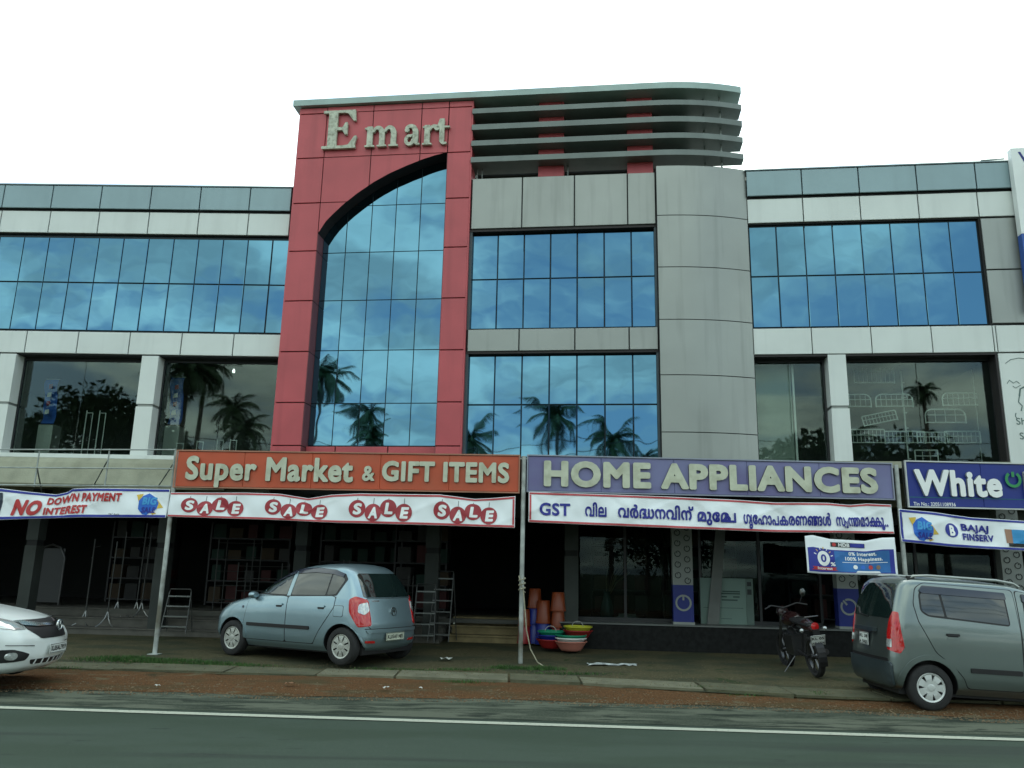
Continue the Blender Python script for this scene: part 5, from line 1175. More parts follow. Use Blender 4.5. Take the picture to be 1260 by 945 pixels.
# ------------------------------------------------------------------ goods in front of the shops
FP = frame(0, 16.6, -7)
def lathe_thing(name, mat4, prof, m, label, cat, group=None, n=28):
    b = MB(); b.lathe(prof, n); o = b.build(name, m, None, mat4, smooth=True); return tag(o, label, cat, group)
PBL = M('plastic_blue', (.008, .022, .20), .35, var=.08); POR = M('plastic_orange', (.20, .038, .009), .35, var=.08); PRD = M('plastic_red', (.24, .014, .014), .35, var=.08); PGN = M('plastic_green', (.01, .22, .12), .35, var=.08); PYE = M('plastic_yellow', (.42, .42, .03), .35, var=.08); PPK = M('plastic_pink', (.42, .16, .12), .4, var=.08)
tub = lambda s, h: [(0, h), (.13*s, h), (.145*s, h-.015), (.175*s, .03), (.19*s, .03), (.19*s, 0), (.17*s, 0), (.165*s, .02), (.13*s, h-.02), (0, h-.02)]
def tubstack(u, y, specs, where):
    z = .29
    for i, (s, h, m, nm) in enumerate(specs):
        pos = ('at the bottom of', 'second up in', 'third up in', 'fourth up in')[i]
        lathe_thing('plastic_tub', FP @ T((u, y, z)), tub(s*.88, h*.92), m, '%s upturned plastic tub %s %s' % (nm, pos, where), 'tub', 'upturned tubs stacked beside the steps'); z += h*.84
tubstack(.55, -.05, [(.95, .42, PBL, 'blue'), (.88, .36, PBL, 'blue'), (.9, .40, POR, 'orange')], 'the left stack by the steps')
tubstack(.74, -.22, [(1.0, .46, PBL, 'blue'), (.95, .46, POR, 'orange')], 'the middle stack by the steps')
tubstack(1.02, -.30, [(.9, .38, PRD, 'dark red'), (.88, .36, POR, 'orange'), (.92, .38, POR, 'orange')], 'the right stack by the plinth')
tubstack(.36, -.15, [(.85, .38, PRD, 'dark red'), (.80, .34, POR, 'orange')], 'the short stack nearest the steps')
basin = lambda s, h: [(0, .01), (.16*s, .0), (.18*s, .015), (.255*s, h), (.275*s, h), (.275*s, h-.02), (.262*s, h-.02), (.19*s, .03), (0, .025)][::1]
bx_ = [(.93, -.86, .28, 1.0, .16, PRD, 'red basin at the bottom of the left basin stack', 'basin'), (.93, -.86, .37, .98, .15, PBL, 'blue basin on top of the red basin', 'basin'), (.93, -.86, .455, .92, .13, PGN, 'green handled basket topping the left basin stack', 'basket'),
       (1.30, -1.02, .26, 1.08, .17, PPK, 'salmon pink basin at the bottom of the right basin stack', 'basin'), (1.30, -1.02, .36, 1.05, .13, WHITEP, 'white basin above the salmon pink one', 'basin'), (1.30, -1.02, .41, 1.06, .13, PGN, 'green basin above the white one', 'basin'),
       (1.42, -.82, .46, 1.0, .15, PRD, 'red basin resting behind the green basin', 'basin'), (1.42, -.82, .54, .98, .14, PYE, 'yellow handled basket topping the right basin stack', 'basket')]
for u, y, z, s, h, m, lab, cat in bx_:
    if cat == 'basin': lathe_thing('wash_basin', FP @ T((u, y, z)), basin(s, h), m, lab, 'basin', 'stacked basins and baskets')
    else:
        o = thing('basket', lab, 'basket', FP @ T((u, y, z)), 'stacked basins and baskets'); b = MB(); b.lathe(basin(s, h), 28); b.build('bowl', m, o, smooth=True)
        b = MB(); b.tube([(.1*math.cos(t)+.0, -.12, h+.09*math.sin(t)) for t in np.linspace(0, math.pi, 9)], .007, 6); b.build('handle', m if cat == 'x' else M('handle_wire', (.3, .3, .28), .4), o, smooth=True)
def ladder(u, y, z, ry, label, w=.42, h=1.05, n=5, lean=12, F=None):
    o = thing('step_ladder', label, 'ladder', (F or FP) @ T((u, y, z)) @ RZ(ry), 'aluminium step ladders')
    a = math.tan(R(lean))
    for s in (-1, 1):
        b = MB(); b.tube([(s*w/2, -h*a, 0), (s*w/2*.86, 0, h)], .013, 8); b.build('front_rail', STANDM, o); b = MB(); b.tube([(s*w/2, h*a*.8, 0), (s*w/2*.86, 0, h)], .010, 8); b.build('rear_rail', STANDM, o)
    for k in range(n):
        t = (k+.6)/n; ww = w/2*(1-.14*t); b = MB(); b.box(-ww, ww, -h*a*(1-t)-.03, -h*a*(1-t)+.05, h*t-.012, h*t+.012); b.build('tread', M('ladder_tread', (.20, .215, .205), .4, .6), o)
    b = MB(); b.tube([(-w/2*.86, 0, h), (-w/2*.8, 0, h+.06), (w/2*.8, 0, h+.06), (w/2*.86, 0, h)], .011, 8); b.build('top_rail', STANDM, o)
ladder(-1.52, -.55, .3, 6, 'aluminium step ladder on the left of the pair by the entrance steps', h=1.0)
ladder(-1.22, -.25, .3, -8, 'taller aluminium step ladder against the entrance steps', h=1.25, n=6)
ladder(-6.35, -.9, .35, 5, 'low aluminium step ladder behind the left sign pole', w=.5, h=.75, n=4)
# drying and garment stands with splayed feet
def stand(u, y, z, h, k, label):
    o = thing('garment_stand', label, 'stand', FP @ T((u, y, z)), 'chrome stands in the left shop')
    b = MB(); b.tube([(0, 0, .18), (.01*k, 0, h)], .014, 8); b.build('upright', STANDM, o)
    for j in range(4):
        a = R(45+90*j+k*9); b = MB(); b.tube([(0, 0, .30), (.05*math.cos(a), .05*math.sin(a), .16), (.14*math.cos(a), .14*math.sin(a), .05), (.23*math.cos(a), .23*math.sin(a), .0)], .011, 6); b.build('foot', M('foot_metal', (.3, .31, .3), .3, .8), o, smooth=True)
    for j in range(3): b = MB(); b.tube([(0, 0, h*.9-.12*j), (.10*math.cos(j*2), .06, h*.9-.12*j+.03)], .006, 5); b.build('hook', STANDM, o)
for k, (u, y, z, h, lab) in enumerate(((-8.75, -.2, .37, 1.75, 'leftmost chrome garment stand'), (-8.35, .25, .54, 1.75, 'second chrome garment stand, set back'), (-8.2, -.3, .37, 1.7, 'third chrome garment stand, standing forward'), (-7.95, .3, .54, 1.95, 'tallest chrome garment stand, set back'), (-7.75, .15, .54, 1.75, 'rightmost chrome garment stand near the pillar'))): stand(u, y, z, h, k, lab)
# mirror frame, racks
o = thing('floor_mirror', 'dim arched mirror frame standing behind the white saloon', 'mirror', FP @ T((-10.2, .5, .72)))
b = MB(); b.tube([(-.33, 0, 0), (-.33, 0, 1.0), (-.2, 0, 1.22), (.0, 0, 1.28), (.2, 0, 1.22), (.33, 0, 1.0), (.33, 0, 0)], .022, 8); b.build('arch_frame', STL, o, smooth=True); b = MB(); b.box(-.31, .31, .01, .02, .05, 1.2); b.build('mirror_glass', DARKF, o)
def rack(u, y, z, w, h, d, label, shelves=4, F=None, group='metal racks'):
    o = thing('metal_rack', label, 'rack', (F or FP) @ T((u, y, z)), group)
    for sx_ in (-1, 1):
        for sy_ in (0, 1): b = MB(); b.tube([(sx_*w/2, sy_*d, 0), (sx_*w/2, sy_*d, h)], .011, 6); b.build('leg', STANDM, o)
    for k in range(shelves):
        b = MB(); zz_ = h*(k+.7)/shelves
        for sy_ in (0, .5, 1): b.tube([(-w/2, sy_*d, zz_), (w/2, sy_*d, zz_)], .007, 5)
        for q in range(9): b.tube([(-w/2+w*q/8, 0, zz_), (-w/2+w*q/8, d, zz_)], .004, 4)
        b.build('shelf', STANDM, o)
    return o
rack(-5.2, .1, .70, .95, 1.0, .4, 'chrome wire rack behind the blue hatchback roof'); rack(-4.0, .5, .70, .9, 1.1, .4, 'tall chrome wire rack between the pillars behind the hatchback')
rack(-2.5, .35, .70, .8, .8, .4, 'low chrome wire rack right of the hatchback', 3)
rack(-6.0, .6, .70, .8, 1.5, .4, 'tall wire rack beside the pillar in the supermarket', 5)
# boxed goods and shelving deep in the shops
BXC = [M('carton_brown', (.06, .042, .025), .8), M('carton_grey', (.05, .05, .048), .8), M('carton_green', (.02, .045, .035), .8), M('carton_red', (.06, .014, .014), .7)]
rs = random.Random(5)
for i, (u, y, nx_) in enumerate(((-9.6, 3.0, 4), (-6.6, 2.6, 5), (-3.9, 2.8, 5), (-2.3, 2.2, 3), (4.0, 2.6, 4), (6.9, 2.4, 5), (2.2, 2.4, 3))):
    sh = thing('shop_shelf', ('dim goods shelf at the far left inside the shop', 'dim goods shelf behind the garment stands', 'dim goods shelf seen over the hatchback', 'dim goods shelf left of the entrance', 'dim goods shelf behind the pale carton', 'dim goods shelf behind the motorcycle', 'dim goods shelf behind the plant vase')[i], 'shelf', FP @ T((u, y, .7)), 'shelves inside the shops')
    for k in range(4): b = MB(); b.box(-nx_*.2, nx_*.2, 0, .4, .05+.5*k, .08+.5*k); b.build('board', DARKF, sh)
    for s in (-1, 1): b = MB(); b.box(s*nx_*.2-.02, s*nx_*.2+.02, 0, .4, 0, 1.95); b.build('upright', DARKF, sh)
    for k in range(4):
        for q in range(nx_):
            w_, h_ = rs.uniform(.22, .34), rs.uniform(.2, .4); b = MB(); b.box(-w_/2, w_/2, -.01, .3, .085+.5*k, .085+.5*k+h_); cst = b.build('carton', BXC[rs.randrange(4)], None, W[sh] @ T((-nx_*.2+.22+q*(nx_*.4-.3)/max(1, nx_-1)*.98, 0, 0)))
            names = ('bottom', 'second', 'third', 'top'); cp_ = ('left end', 'second', 'third', 'fourth', 'fifth')[q]
            tag(cst, '%s %s carton, %s board, shelf %s' % (cp_, cst.data.materials[0].name.split('_')[1], names[k], ('behind the white saloon', 'behind the chrome stands', 'over the hatchback', 'left of the entrance', 'behind the pale carton', 'behind the motorcycle', 'behind the stick vase')[i]), 'carton', 'cartons on the dim shelves')
# pale appliance carton, white vases and sticks in the window
pc = thing('appliance_carton', 'large pale green appliance carton standing in the shop window', 'carton', FP @ T((4.25, .1, .73)))
PGC = M('carton_pale_green', (.15, .225, .195), .6, var=.06); b = MB(); b.box(-.50, .36, 0, .5, 0, .86); b.build('box', PGC, pc); b = MB(); b.box(.365, .50, .01, .5, .0, .86); b.build('side_panel', M('carton_side', (.10, .15, .13), .6), pc)
for z_, x0, x1 in ((.60, -.08, .25), (.56, -.10, .25), (.50, -.10, -.0), (.50, .12, .24), (.44, -.1, .2), (.10, -.12, .08), (.30, -.45, .3)): b = MB(); b.box(x0, x1, -.004, -.001, z_, z_+(.025 if z_ > .4 else .008)); b.build('printed_line', M('carton_ink', (.03, .06, .05), .6), pc)
b = MB(); b.box(.39, .47, .004, .009, .56, .66); b.build('printed_mark', INKD, pc); b = MB(); b.box(.39, .47, .004, .009, .72, .80); b.build('printed_mark', INKD, pc)
vs_ = thing('stick_vase', 'dark glass vase of dry sticks behind the window right of the plastic tubs', 'vase', FP @ T((1.95, .45, .72)))
b = MB(); b.lathe([(0,0),(.12,0),(.15,.15),(.10,.40),(.07,.52),(.085,.56)], 20); b.build('vase', M('vase_green', (.02, .07, .07), .15), vs_, smooth=True)
for k in range(9):
    a = rs.uniform(0, 6.28); l = rs.uniform(.5, .9); b = MB(); b.tube([(0, 0, .4), (.12*math.cos(a)+.08, .1*math.sin(a), .4+l*.6), (.25*math.cos(a)+.22, .2*math.sin(a), .4+l)], .007, 5); b.build('stick', M('stick_straw', (.22, .19, .10), .8), vs_)
bs = thing('white_box_stack', 'low pale box beside the stick vase in the window', 'box', FP @ T((2.35, .4, .72))); b = MB(); b.box(-.2, .2, 0, .3, 0, .09); b.build('box', M('box_pale', (.2, .22, .21), .6), bs); b = MB(); b.box(-.17, .17, .02, .28, .09, .14); b.build('lid', MATS['box_pale'], bs)
lb_ = MB(); v0 = [(3.50,-.12,.73),(3.72,-.12,.73),(3.96,-.02,2.9),(3.78,-.02,2.9)]; lb_.add(v0+[(x, y+.05, z) for x, y, z in v0], [(0,1,2,3),(7,6,5,4),(0,4,5,1),(1,5,6,2),(2,6,7,3),(3,7,4,0)])
tag(lb_.build('leaning_board', M('board_grey', (.13, .14, .13), .7, dirt=(.05,.05,.05), dirtamt=.6), None, FP @ T((.35, .1, 0))), 'long grey board leaning in the window left of the symbol pillar', 'board')  # grey slab added in place of the curved column's reflection in the glass
tag(MB().box(-.16, .16, 0, .12, 0, .012).build('shelf_sign', M('small_sign', (.4, .42, .4), .6), None, FP @ T((4.5, .9, 2.62)) @ Matrix.Rotation(R(80), 4, 'X')), 'small white printed card hanging high in the shop window', 'card')
for k, (u, z) in enumerate(((7.0, 1.35), (7.0, 1.0), (7.0, .74), (7.35, .74))):
    ap = thing('small_appliance', ('white mixer box on the top shelf by the blue pillar', 'round white cooker on the middle shelf by the blue pillar', 'grey iron box on the low shelf by the blue pillar', 'white cylinder heater right of the blue pillar')[k], 'appliance', FP @ T((u-.05, .25, z)), 'small appliances by the symbol pillar')
    b = MB(); b.lathe([(0,0),(.10,0),(.12,.05),(.11,.16),(.05,.2),(0,.2)] if k % 2 else [(0,0),(.12,0),(.12,.14),(.1,.18),(0,.18)], 14 if k % 2 else 4); b.build('casing', M('appliance_white', (.28, .3, .29), .4), ap, smooth=bool(k % 2)); b = MB(); b.box(-.05, .05, -.13, -.11, .05, .10); b.build('control_panel', BLACK, ap)

# ------------------------------------------------------------------ things seen through the upper windows
RI = frame(0, 17.9, -7); LI = frame(-4.6, 18.3, -1.2)
FRM = M('cot_white', (.80, .84, .82), .4, .1)
def cot(u, z, w, h, label, bars=6, tilt=0, round_=True):
    o = thing('bed_end', label, 'bed frame', RI @ T((u, 0, z)) @ Matrix.Rotation(R(tilt), 4, 'Y'), 'bed ends stored in the right upper room')
    r = h*.45 if round_ else .02
    pts = [(-w/2+r*(1-math.cos(a)), 0, h-r+r*math.sin(a)) for a in np.linspace(0, math.pi/2, 5)]+[(w/2-r*(1-math.sin(a)), 0, h-r+r*math.cos(a)) for a in np.linspace(0, math.pi/2, 5)]
    b = MB(); b.tube([(-w/2, 0, 0)]+pts+[(w/2, 0, 0)], .014, 8); b.build('hoop', FRM, o, smooth=True); b = MB(); b.tube([(-w/2, 0, .02), (w/2, 0, .02)], .012, 8); b.build('rail', FRM, o)
    b = MB(); b.tube([(-w/2, 0, h*.6), (w/2, 0, h*.6)], .009, 6); b.build('rail', FRM, o)
    for k in range(bars): x = -w/2+w*(k+1)/(bars+1); b = MB(); b.tube([(x, 0, .02), (x, 0, h-.02)], .006, 5); b.build('bar', FRM, o)
for a in ((7.83, 5.72, .82, .46, 'square white cot frame at the top left of the wide right window', 8, 0, False), (7.35, 5.2, .75, .28, 'faint bed end left of the mid post in the wide right window'), (8.2, 5.2, .75, .28, 'rounded bed end just left of the mid post'), (9.55, 5.22, .75, .28, 'rounded bed end beside the right post'), (9.2, 4.85, .8, .30, 'rounded bed end below the others by the right post', 3),
          (7.9, 4.85, .7, .22, 'tilted bed end in the middle of the wide right window', 9, -12, False), (7.55, 4.42, .8, .30, 'bed end low on the left of the wide right window', 9, 0, False), (8.35, 4.42, .8, .26, 'bed end low left of centre in the wide right window', 9, 0, False), (8.9, 4.42, .6, .24, 'bed end low right of centre in the wide right window', 9, 0, False), (9.5, 4.42, .7, .26, 'bed end low at the right post', 7, 0, False), (8.75, 3.98, .45, .3, 'short stool like frame on the floor of the wide right window', 2, 0, False)): cot(*a)
for u, lab in ((8.42, 'left slim white display post in the wide right window'), (9.88, 'right slim white display post in the wide right window'), (9.97, 'second right display post close beside the other')):
    o = thing('display_post', lab, 'post', RI @ T((u, .1, 3.9)), 'slim display posts'); b = MB(); b.tube([(0, 0, 0), (0, 0, 2.12)], .016, 8); b.build('tube', FRM, o)
    for k in range(6): b = MB(); b.box(-.01, .05, -.02, .02, .2+.33*k, .215+.33*k); b.build('bracket', FRM, o)
tag(MB().box(5.12, 5.86, -.12, -.08, 3.87, 6.03).build('white_partition', M('partition', (.36, .42, .38), .7, dirt=(.25,.3,.26), dirtamt=.4), None, FR @ T((0, .75, 0))), 'pale green board blocking the left half of the narrow right window', 'partition')
tag(MB().box(5.88, 5.92, -.12, -.06, 3.87, 6.03).build('white_post', FRM, None, FR @ T((0, .72, 0))), 'white post beside the pale green board', 'post')
for u, z0, z1, tz, lab in ((-6.05, 4.72, 5.75, 5.0, 'blue vertical hanging banner in the first upper left window'), (-3.12, 4.75, 5.85, 5.0, 'blue and red vertical hanging banner in the second upper left window')):
    o = thing('hanging_banner', lab, 'banner', LI @ T((u, 0, z0)), 'vertical banners in the upper left room')
    v = []; n = 14
    for k in range(n+1):
        z = (z1-z0)*k/n; c = .04*math.sin(k*.9); v += [(-.15+.03*math.sin(k*.4), c, z), (.15+.03*math.sin(k*.4), c*.5, z)]
    me = mesh('cloth', v, [(2*k, 2*k+1, 2*k+3, 2*k+2) for k in range(n)], M('hang_blue', (.03, .12, .50), .6, var=.3, scale=5), smooth=True); link('cloth', me, o)
    b = MB(); b.box(-.16, .16, -.01, .02, z1-z0, z1-z0+.02); b.build('rod', ALU, o)
    for k in range(4): b = MB(); b.prism([(-.05+.02*(k%2), .2+.2*k), (.05, .22+.2*k), (.04, .32+.2*k), (-.04, .3+.2*k)], -.075, -.070); b.build('printed_mark', M('hang_mark', (.35, .05, .08), .6) if k % 2 else WHITE, o)
    tag(MB().box(-.17, .17, -.05, .3, 0, .78 if u < -5 else .80).build('display_plinth', WHITEP, None, LI @ T((u-.05, .1, 3.92))), 'white display plinth below the %s' % ('first' if u < -5 else 'second')+' blue hanging banner', 'plinth', 'display plinths')
for k, (u, h) in enumerate(((-7.3, 1.25), (-6.95, 1.2), (-5.05, 1.1), (-4.75, 1.1), (-2.0, .5), (-1.7, .5), (-2.9, .4), (-2.45, .45))):
    o = thing('display_stand', ('thin stand at the left edge of the first upper window', 'thin stand left of the first blue banner', 'thin stand right of centre in the first upper window', 'rightmost thin stand in the first upper window', 'low chair frame by the orange sign corner', 'low chair frame right of the other', 'low frame below the second blue banner', 'low frame right of the second plinth')[k], 'stand', LI @ T((u, -.2, 3.9)), 'thin stands in the upper left room')
    b = MB(); b.tube([(0, 0, 0), (0, 0, h)], .012, 6); b.build('upright', FRM, o); b = MB(); b.tube([(0, 0, h*.95), (.14, 0, h*.95)], .009, 6); b.build('arm', FRM, o); b = MB(); b.tube([(.14, 0, 0), (.14, 0, h*.95)], .009, 6); b.build('arm', FRM, o)
BULB = bpy.data.materials.new('lit_bulb'); BULB.use_nodes = True; nb = BULB.node_tree.nodes['Principled BSDF']; nb.inputs['Emission Color'].default_value = (.9, 1, .95, 1); nb.inputs['Emission Strength'].default_value = 3
for F, u, y, z, lab in ((LI, -1.86, 0, 5.98, 'lit bulb in the upper left room near the red tower'), (RI, 9.98, -.5, 5.85, 'lit bulb in the upper right room near the white panel'), (LI, -3.75, .4, 4.45, 'small lit lamp beside the pillar of the upper left room')):
    o = thing('light_bulb', lab, 'light', F @ T((u, y, z))); b = MB(); b.lathe([(0,0),(.025,.01),(.03,.05),(.018,.09),(0,.1)], 12); b.build('bulb', BULB, o, smooth=True); b = MB(); b.tube([(0, 0, .1), (0, 0, .16)], .012, 6); b.build('holder', BLACK, o)

# ------------------------------------------------------------------ litter, stones and weeds
v = []; n = 10; b = MB(); rs2 = random.Random(2)
vv = [(.42*(i/n-.5)*2*rs2.uniform(.9, 1.05), .12*(j/4-.5)*2*rs2.uniform(.7, 1.1), rs2.uniform(.003, .03)) for i in range(n+1) for j in range(5)]
b.add(vv, [(i*5+j, (i+1)*5+j, (i+1)*5+j+1, i*5+j+1) for i in range(n) for j in range(4)]); tag(b.build('plastic_sheet', M('litter_plastic', (.45, .48, .46), .3, var=.4, scale=12), None, T((1.75, 14.05, .17)) @ RZ(4)), 'crumpled pale plastic sheet lying flat on the forecourt', 'litter')
for k, (x, y, z, s, lab) in enumerate(((-2.95, 11.75, .075, .06, 'curled brown dry leaf on the red verge left of the hatchback wheel'), (-1.62, 11.6, .07, .05, 'white scrap on the verge below the hatchback number plate'), (-1.15, 11.65, .07, .035, 'smaller white scrap right of the first'), (-4.65, 11.5, .05, .04, 'white scrap on the verge under the left pole'), (-1.0, 14.2, .18, .10, 'folded white scrap on the forecourt behind the hatchback'))):
    b = MB(); vv = [(s*(i/3-.5)*2, s*.6*(j/2-.5)*2, abs(math.sin(i*1.3+j))*s*.4+.004) for i in range(4) for j in range(3)]; b.add(vv, [(i*3+j, (i+1)*3+j, (i+1)*3+j+1, i*3+j+1) for i in range(3) for j in range(2)])
    tag(b.build('dry_leaf' if k == 0 else 'paper_scrap', M('leaf_brown', (.18, .09, .045), .8) if k == 0 else M('scrap', (.45, .46, .42), .7), None, T((x, y, z)) @ RZ(k*50)), lab, 'leaf' if k == 0 else 'litter')
def scatter(name, pts, fn, m, label, cat):
    v = []; f = []
    for p in pts:
        a, q = fn(p); n = len(v); v += a; f += [tuple(i+n for i in t) for t in q]
    o = link(name, mesh(name, v, f, m), None, None, 'stuff'); o['label'] = label; o['category'] = cat; return o
def blade(p):
    x, y, z, s = p; a = random.uniform(0, 6.28); h = s*random.uniform(.5, 1.2); dx, dy = math.cos(a)*.005, math.sin(a)*.005; lx, ly = random.uniform(-.5, .5)*h, random.uniform(-.5, .5)*h
    return [(x-dx, y-dy, z), (x+dx, y+dy, z), (x+lx*.5+dx*.7, y+ly*.5+dy, z+h*.6), (x+lx, y+ly, z+h)], [(0, 1, 2), (0, 2, 3)]
def gz(x, y):
    a, b_ = e_sh(x), e_soil(x)
    if y < a: return .006
    if y < b_+.1: return .01+.075*(y-a)/(b_+.25-a)
    return .09+.21*min(1, max(0, (y-b_)/(17.6-.12*x-b_)))
gp_ = []
def clump(cx_, cy_, rx, ry, n, s, top=0):
    for _ in range(n):
        x, y = random.gauss(cx_, rx*.45), random.gauss(cy_, ry*.45); gp_.append((x, y, gz(x, y)+top, s*math.exp(-((x-cx_)/rx)**2-((y-cy_)/ry)**2)+.015))
for a in ((-6.1, 13.65, .8, .22, 1500, .07), (-5.3, 13.5, 1.0, .2, 1300, .06), (-4.6, 13.4, .8, .15, 600, .04), (-4.0, 13.3, .6, .12, 300, .03), (.0, 13.55, .35, .12, 380, .05), (.55, 13.5, .5, .14, 500, .06), (-.7, 13.3, .6, .1, 300, .03), (-.6, 12.3, .5, .1, 260, .04), (1.0, 13.1, .8, .1, 300, .03),
          (3.4, 11.6, .6, .1, 260, .035), (2.7, 12.0, .5, .1, 180, .03), (-1.8, 13.2, .9, .1, 400, .03), (4.2, 11.6, .3, .3, 160, .03), (-6.5, 12.7, .4, .12, 200, .03), (8.5, 13.2, 1.5, .4, 800, .06)): clump(*a)
GRASS = M('grass', (.035, .085, .016), .7, var=.4, scale=6)
scatter('grass', gp_, blade, GRASS, 'short green weeds growing along the forecourt edge', 'grass')
def stone(p):
    x, y, z, s = p; c = [(s*math.cos(a)*random.uniform(.7, 1.2), s*math.sin(a)*random.uniform(.6, 1.1)) for a in (0, 1.25, 2.5, 3.8, 5.0)]
    return [(x+a, y+b_, z-.002) for a, b_ in c]+[(x+a*.5, y+b_*.5, z+s*.55) for a, b_ in c], [(i, (i+1)%5, 5+(i+1)%5, 5+i) for i in range(5)]+[(5, 6, 7, 8, 9)]
sp = []
for _ in range(9000):
    x = random.uniform(-9, 9); t = random.random(); y = e_sh(x)-.25+(e_soil(x)+.25-e_sh(x))*t**1.2+.0; sp.append((x, y, gz(x, y), random.choice((.006, .008, .010, .014, .02))*random.uniform(.6, 1.1)))
for _ in range(2500):
    x = random.uniform(-9, 9); y = e_soil(x)+random.expovariate(1.1)+.05
    if y < 16: sp.append((x, y, gz(x, y)+(.0 if y > sl_front(x)+.8 else .05), random.uniform(.004, .010)))
scatter('verge_gravel', sp, stone, M('gravel', (.11, .08, .045), .9, var=.5, scale=9), 'loose grit and small stones over the red verge', 'gravel')

# ------------------------------------------------------------------ opposite side of the road (seen mirrored in the glass)
TRK = M('palm_trunk', (.13, .11, .09), .9, var=.3, scale=4, bump=.5); FRD = M('palm_frond', (.045, .085, .03), .55, var=.35, scale=2); LEAF = M('tree_leaf', (.035, .065, .022), .6, var=.5, scale=1.5)
def palm(x, y, h, size, label, seed):
    rr = random.Random(seed); o = thing('palm_tree', label, 'palm tree', T((x, y, 0)), 'coconut palms across the road')
    lx, ly = rr.uniform(-1, 1)*h*.06, rr.uniform(-1, 1)*h*.06; b = MB(); b.tube([(0, 0, -.1), (lx*.3, ly*.3, h*.35), (lx*.8, ly*.8, h*.75), (lx, ly, h)], [.24, .17, .14, .12], 10); b.build('trunk', TRK, o, smooth=True)
    b = MB()
    for k in range(24):
        az = k*2.4+rr.uniform(-.2, .2); el = R(82-k*5.0+rr.uniform(-8, 8)); L = size*rr.uniform(.72, 1.02); n = 14; pts = []; px, pz, a = 0, 0, el
        for j in range(n+1):
            pts.append((lx+px*math.cos(az), ly+px*math.sin(az), h+pz)); px += L/n*math.cos(a); pz += L/n*math.sin(a); a -= R(rr.uniform(6.5, 8.5))
        side = Vector((-math.sin(az), math.cos(az), 0)); b.tube(pts, [.03*(1-j/n)+.006 for j in range(n+1)], 4, cap=False)
        for j in range(1, n+1):
            for q in (0, .5):
                p = Vector(pts[j-1]).lerp(Vector(pts[j]), q); d = (Vector(pts[j])-Vector(pts[j-1])).normalized(); ll = L*.26*math.sin(math.pi*min(1, (j+q)/n*.85+.12))+.05
                for s in (-1, 1):
                    e = p+(side*s*.75+d*.55+Vector((0, 0, -.45-rr.random()*.3)))*ll; w = d*.05*size/3; b.add([p-w, p+w, e], [(0, 1, 2)])
    b.build('crown', FRD, o)
    b = MB()
    for k in range(6): a = k*1.1; b.lathe([(0,-.13),(.1,-.06),(.11,.04),(0,.13)], 8, T((lx+.22*math.cos(a), ly+.22*math.sin(a), h-.25)))
    b.build('coconut', M('coconut', (.10, .09, .03), .7), o, kind='stuff')
PALMS = ((-27.2, -38.0, 15.6, 3.3, 'single palm mirrored in the middle of the arched glass', 1), (-22.8, -17.9, 14.6, 3.0, 'palm mirrored at the left edge of the arched glass', 2), (-13.2, -26.3, 11.6, 3.6, 'palm mirrored at the left of the lower middle window', 3), (-8.4, -32.4, 13.9, 3.8, 'palm mirrored in the centre of the lower middle window', 4), (-4.0, -33.0, 11.9, 3.6, 'low palm mirrored right of centre in the lower middle window', 5),  # palm and tree positions worked back from image pixels reflected in the glass
         (-17.8, -4.9, 11.4, 2.8, 'near palm mirrored in the second upper left window', 6), (-23.5, -29.1, 12.4, 3.1, 'palm mirrored near the red tower in the upper left window', 7), (17.9, -22.8, 13.4, 1.5, 'small palm mirrored in the wide right window', 8), (-1.2, -34, 10.6, 3.0, 'low palm mirrored beside the curved column', 9), (14.2, -30, 11.5, 2.6, 'palm mirrored low in the wide right window', 10))
for a in PALMS: palm(*a)
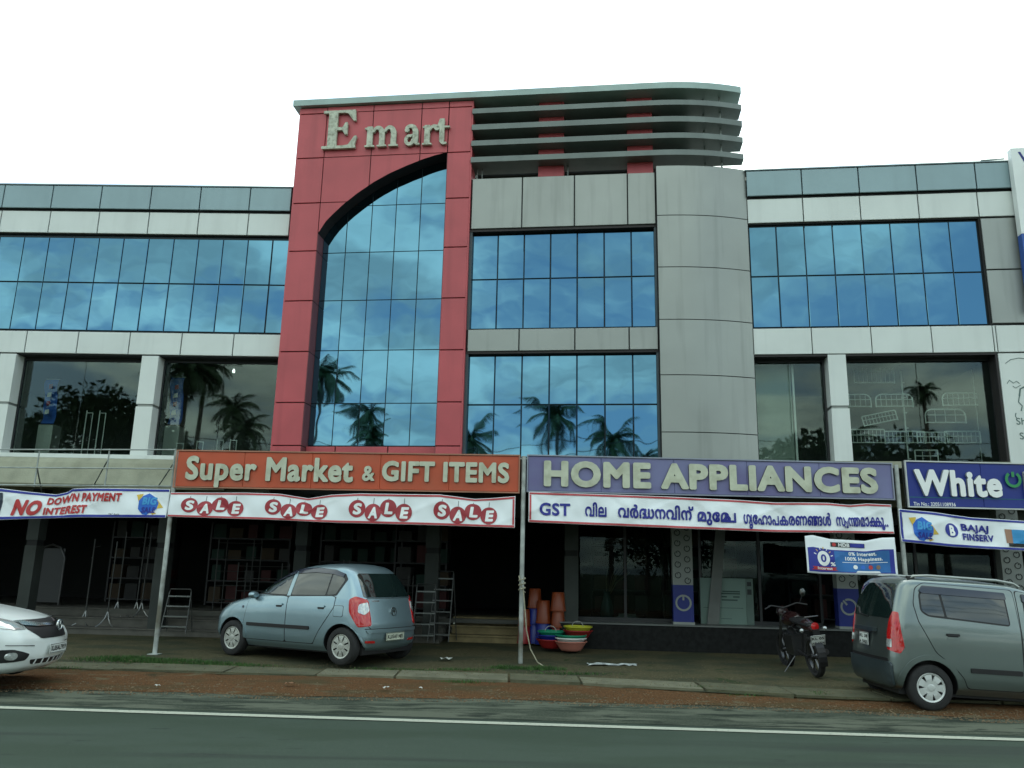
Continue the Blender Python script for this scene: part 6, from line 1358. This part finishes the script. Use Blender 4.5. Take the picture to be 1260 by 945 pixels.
def tree(x, y, h, rad, label, seed, n=2600):
    rr = random.Random(seed); o = thing('broad_tree', label, 'tree', T((x, y, 0)), 'broad trees across the road'); th = h-rad*1.1
    b = MB(); b.tube([(0, 0, -.1), (.1, 0, th*.5), (.0, .1, th), (.1, .1, h-rad*.5)], [.3, .22, .17, .06], 8)
    cl = []
    for k in range(13):
        a, e, q = rr.uniform(0, 6.28), rr.uniform(-.5, 1.3), rr.uniform(.45, .95); c = Vector((rad*q*math.cos(a)*math.cos(e), rad*q*math.sin(a)*math.cos(e), h-rad+rad*.8*q*math.sin(e))); cl.append((c, rad*rr.uniform(.28, .5)))
        b.tube([(0, .05, th*.85), tuple(Vector((0, 0, th))*.5+c*.5), tuple(c)], [.10, .06, .03], 5)
    b.build('trunk', TRK, o, smooth=True); b = MB()
    for k in range(n):
        c, r_0 = cl[rr.randrange(len(cl))]; d = Vector((rr.gauss(0, 1), rr.gauss(0, 1), rr.gauss(0, .8))).normalized()*r_0*rr.uniform(.55, 1.1); p = c+d; s = rr.uniform(.18, .36)
        u = Vector((rr.gauss(0, 1), rr.gauss(0, 1), rr.gauss(0, 1))).normalized(); w = u.orthogonal().normalized(); b.add([p-u*s, p+w*s*.5, p+u*s, p-w*s*.5], [(0, 1, 2, 3)])
    b.build('crown', LEAF, o)
TREES = ((-29.5, -16.8, 14.2, 4.8, 'tall dense tree mirrored in the first upper left window'), (-26.5, -18.5, 12.4, 3.4, 'round tree mirrored right of the tall dense one'), (-34.5, -16, 12.5, 4.2, 'tree mirrored at the picture left edge'), (-25.5, -33, 11.5, 3.0, 'tree mirrored low beside the palm in the arched glass'), (-22.5, -31, 9.8, 3.2, 'low tree mirrored near the red tower'), (-20, -36, 9.0, 4.0, 'wide low tree mirrored behind the arch palm'),
         (10.6, -28.4, 12.6, 3.2, 'tree mirrored in the narrow right window'), (18.0, -27.5, 11.8, 3.8, 'tree mirrored low in the wide right window'), (22.5, -26, 10.5, 4.0, 'broad tree mirrored at the right of the wide window'), (13.5, -26, 9.5, 3.5, 'low tree mirrored between the right windows'), (0, -36, 8.6, 4.5, 'broad low tree mirrored under the palms'), (-11, -35, 8.6, 4.5, 'wide low tree mirrored under the centre palm'))
for i, a in enumerate(TREES): tree(*a, 40+i)
for k, (dz, lab) in enumerate(((8.1, 'upper overhead wire across the road'), (7.4, 'middle overhead wire across the road'), (7.0, 'lower overhead wire across the road'))):
    b = MB(); pts = []
    for j in range(-3, 3):
        for q in range(8): t = q/8; pts.append(((j+t)*22+4, -6.2+.05*k, dz-.5*4*t*(1-t)))
    b.tube(pts, .02, 5); tag(b.build('power_line', BLACK, None), lab, 'wire', 'overhead wires across the road')
for x, lab in ((-18, 'power pole across the road on the left'), (4, 'power pole just behind the photographer'), (26, 'power pole across the road on the right')):
    o = thing('power_pole', lab, 'pole', T((x, -6.3, 0)), 'power poles across the road'); b = MB(); b.tube([(0, 0, 0), (0, 0, 8.4)], [.15, .10], 10); b.build('post', CONC, o); b = MB(); b.box(-.05, .05, -.7, .7, 7.9, 8.0); b.build('crossarm', GALV, o)
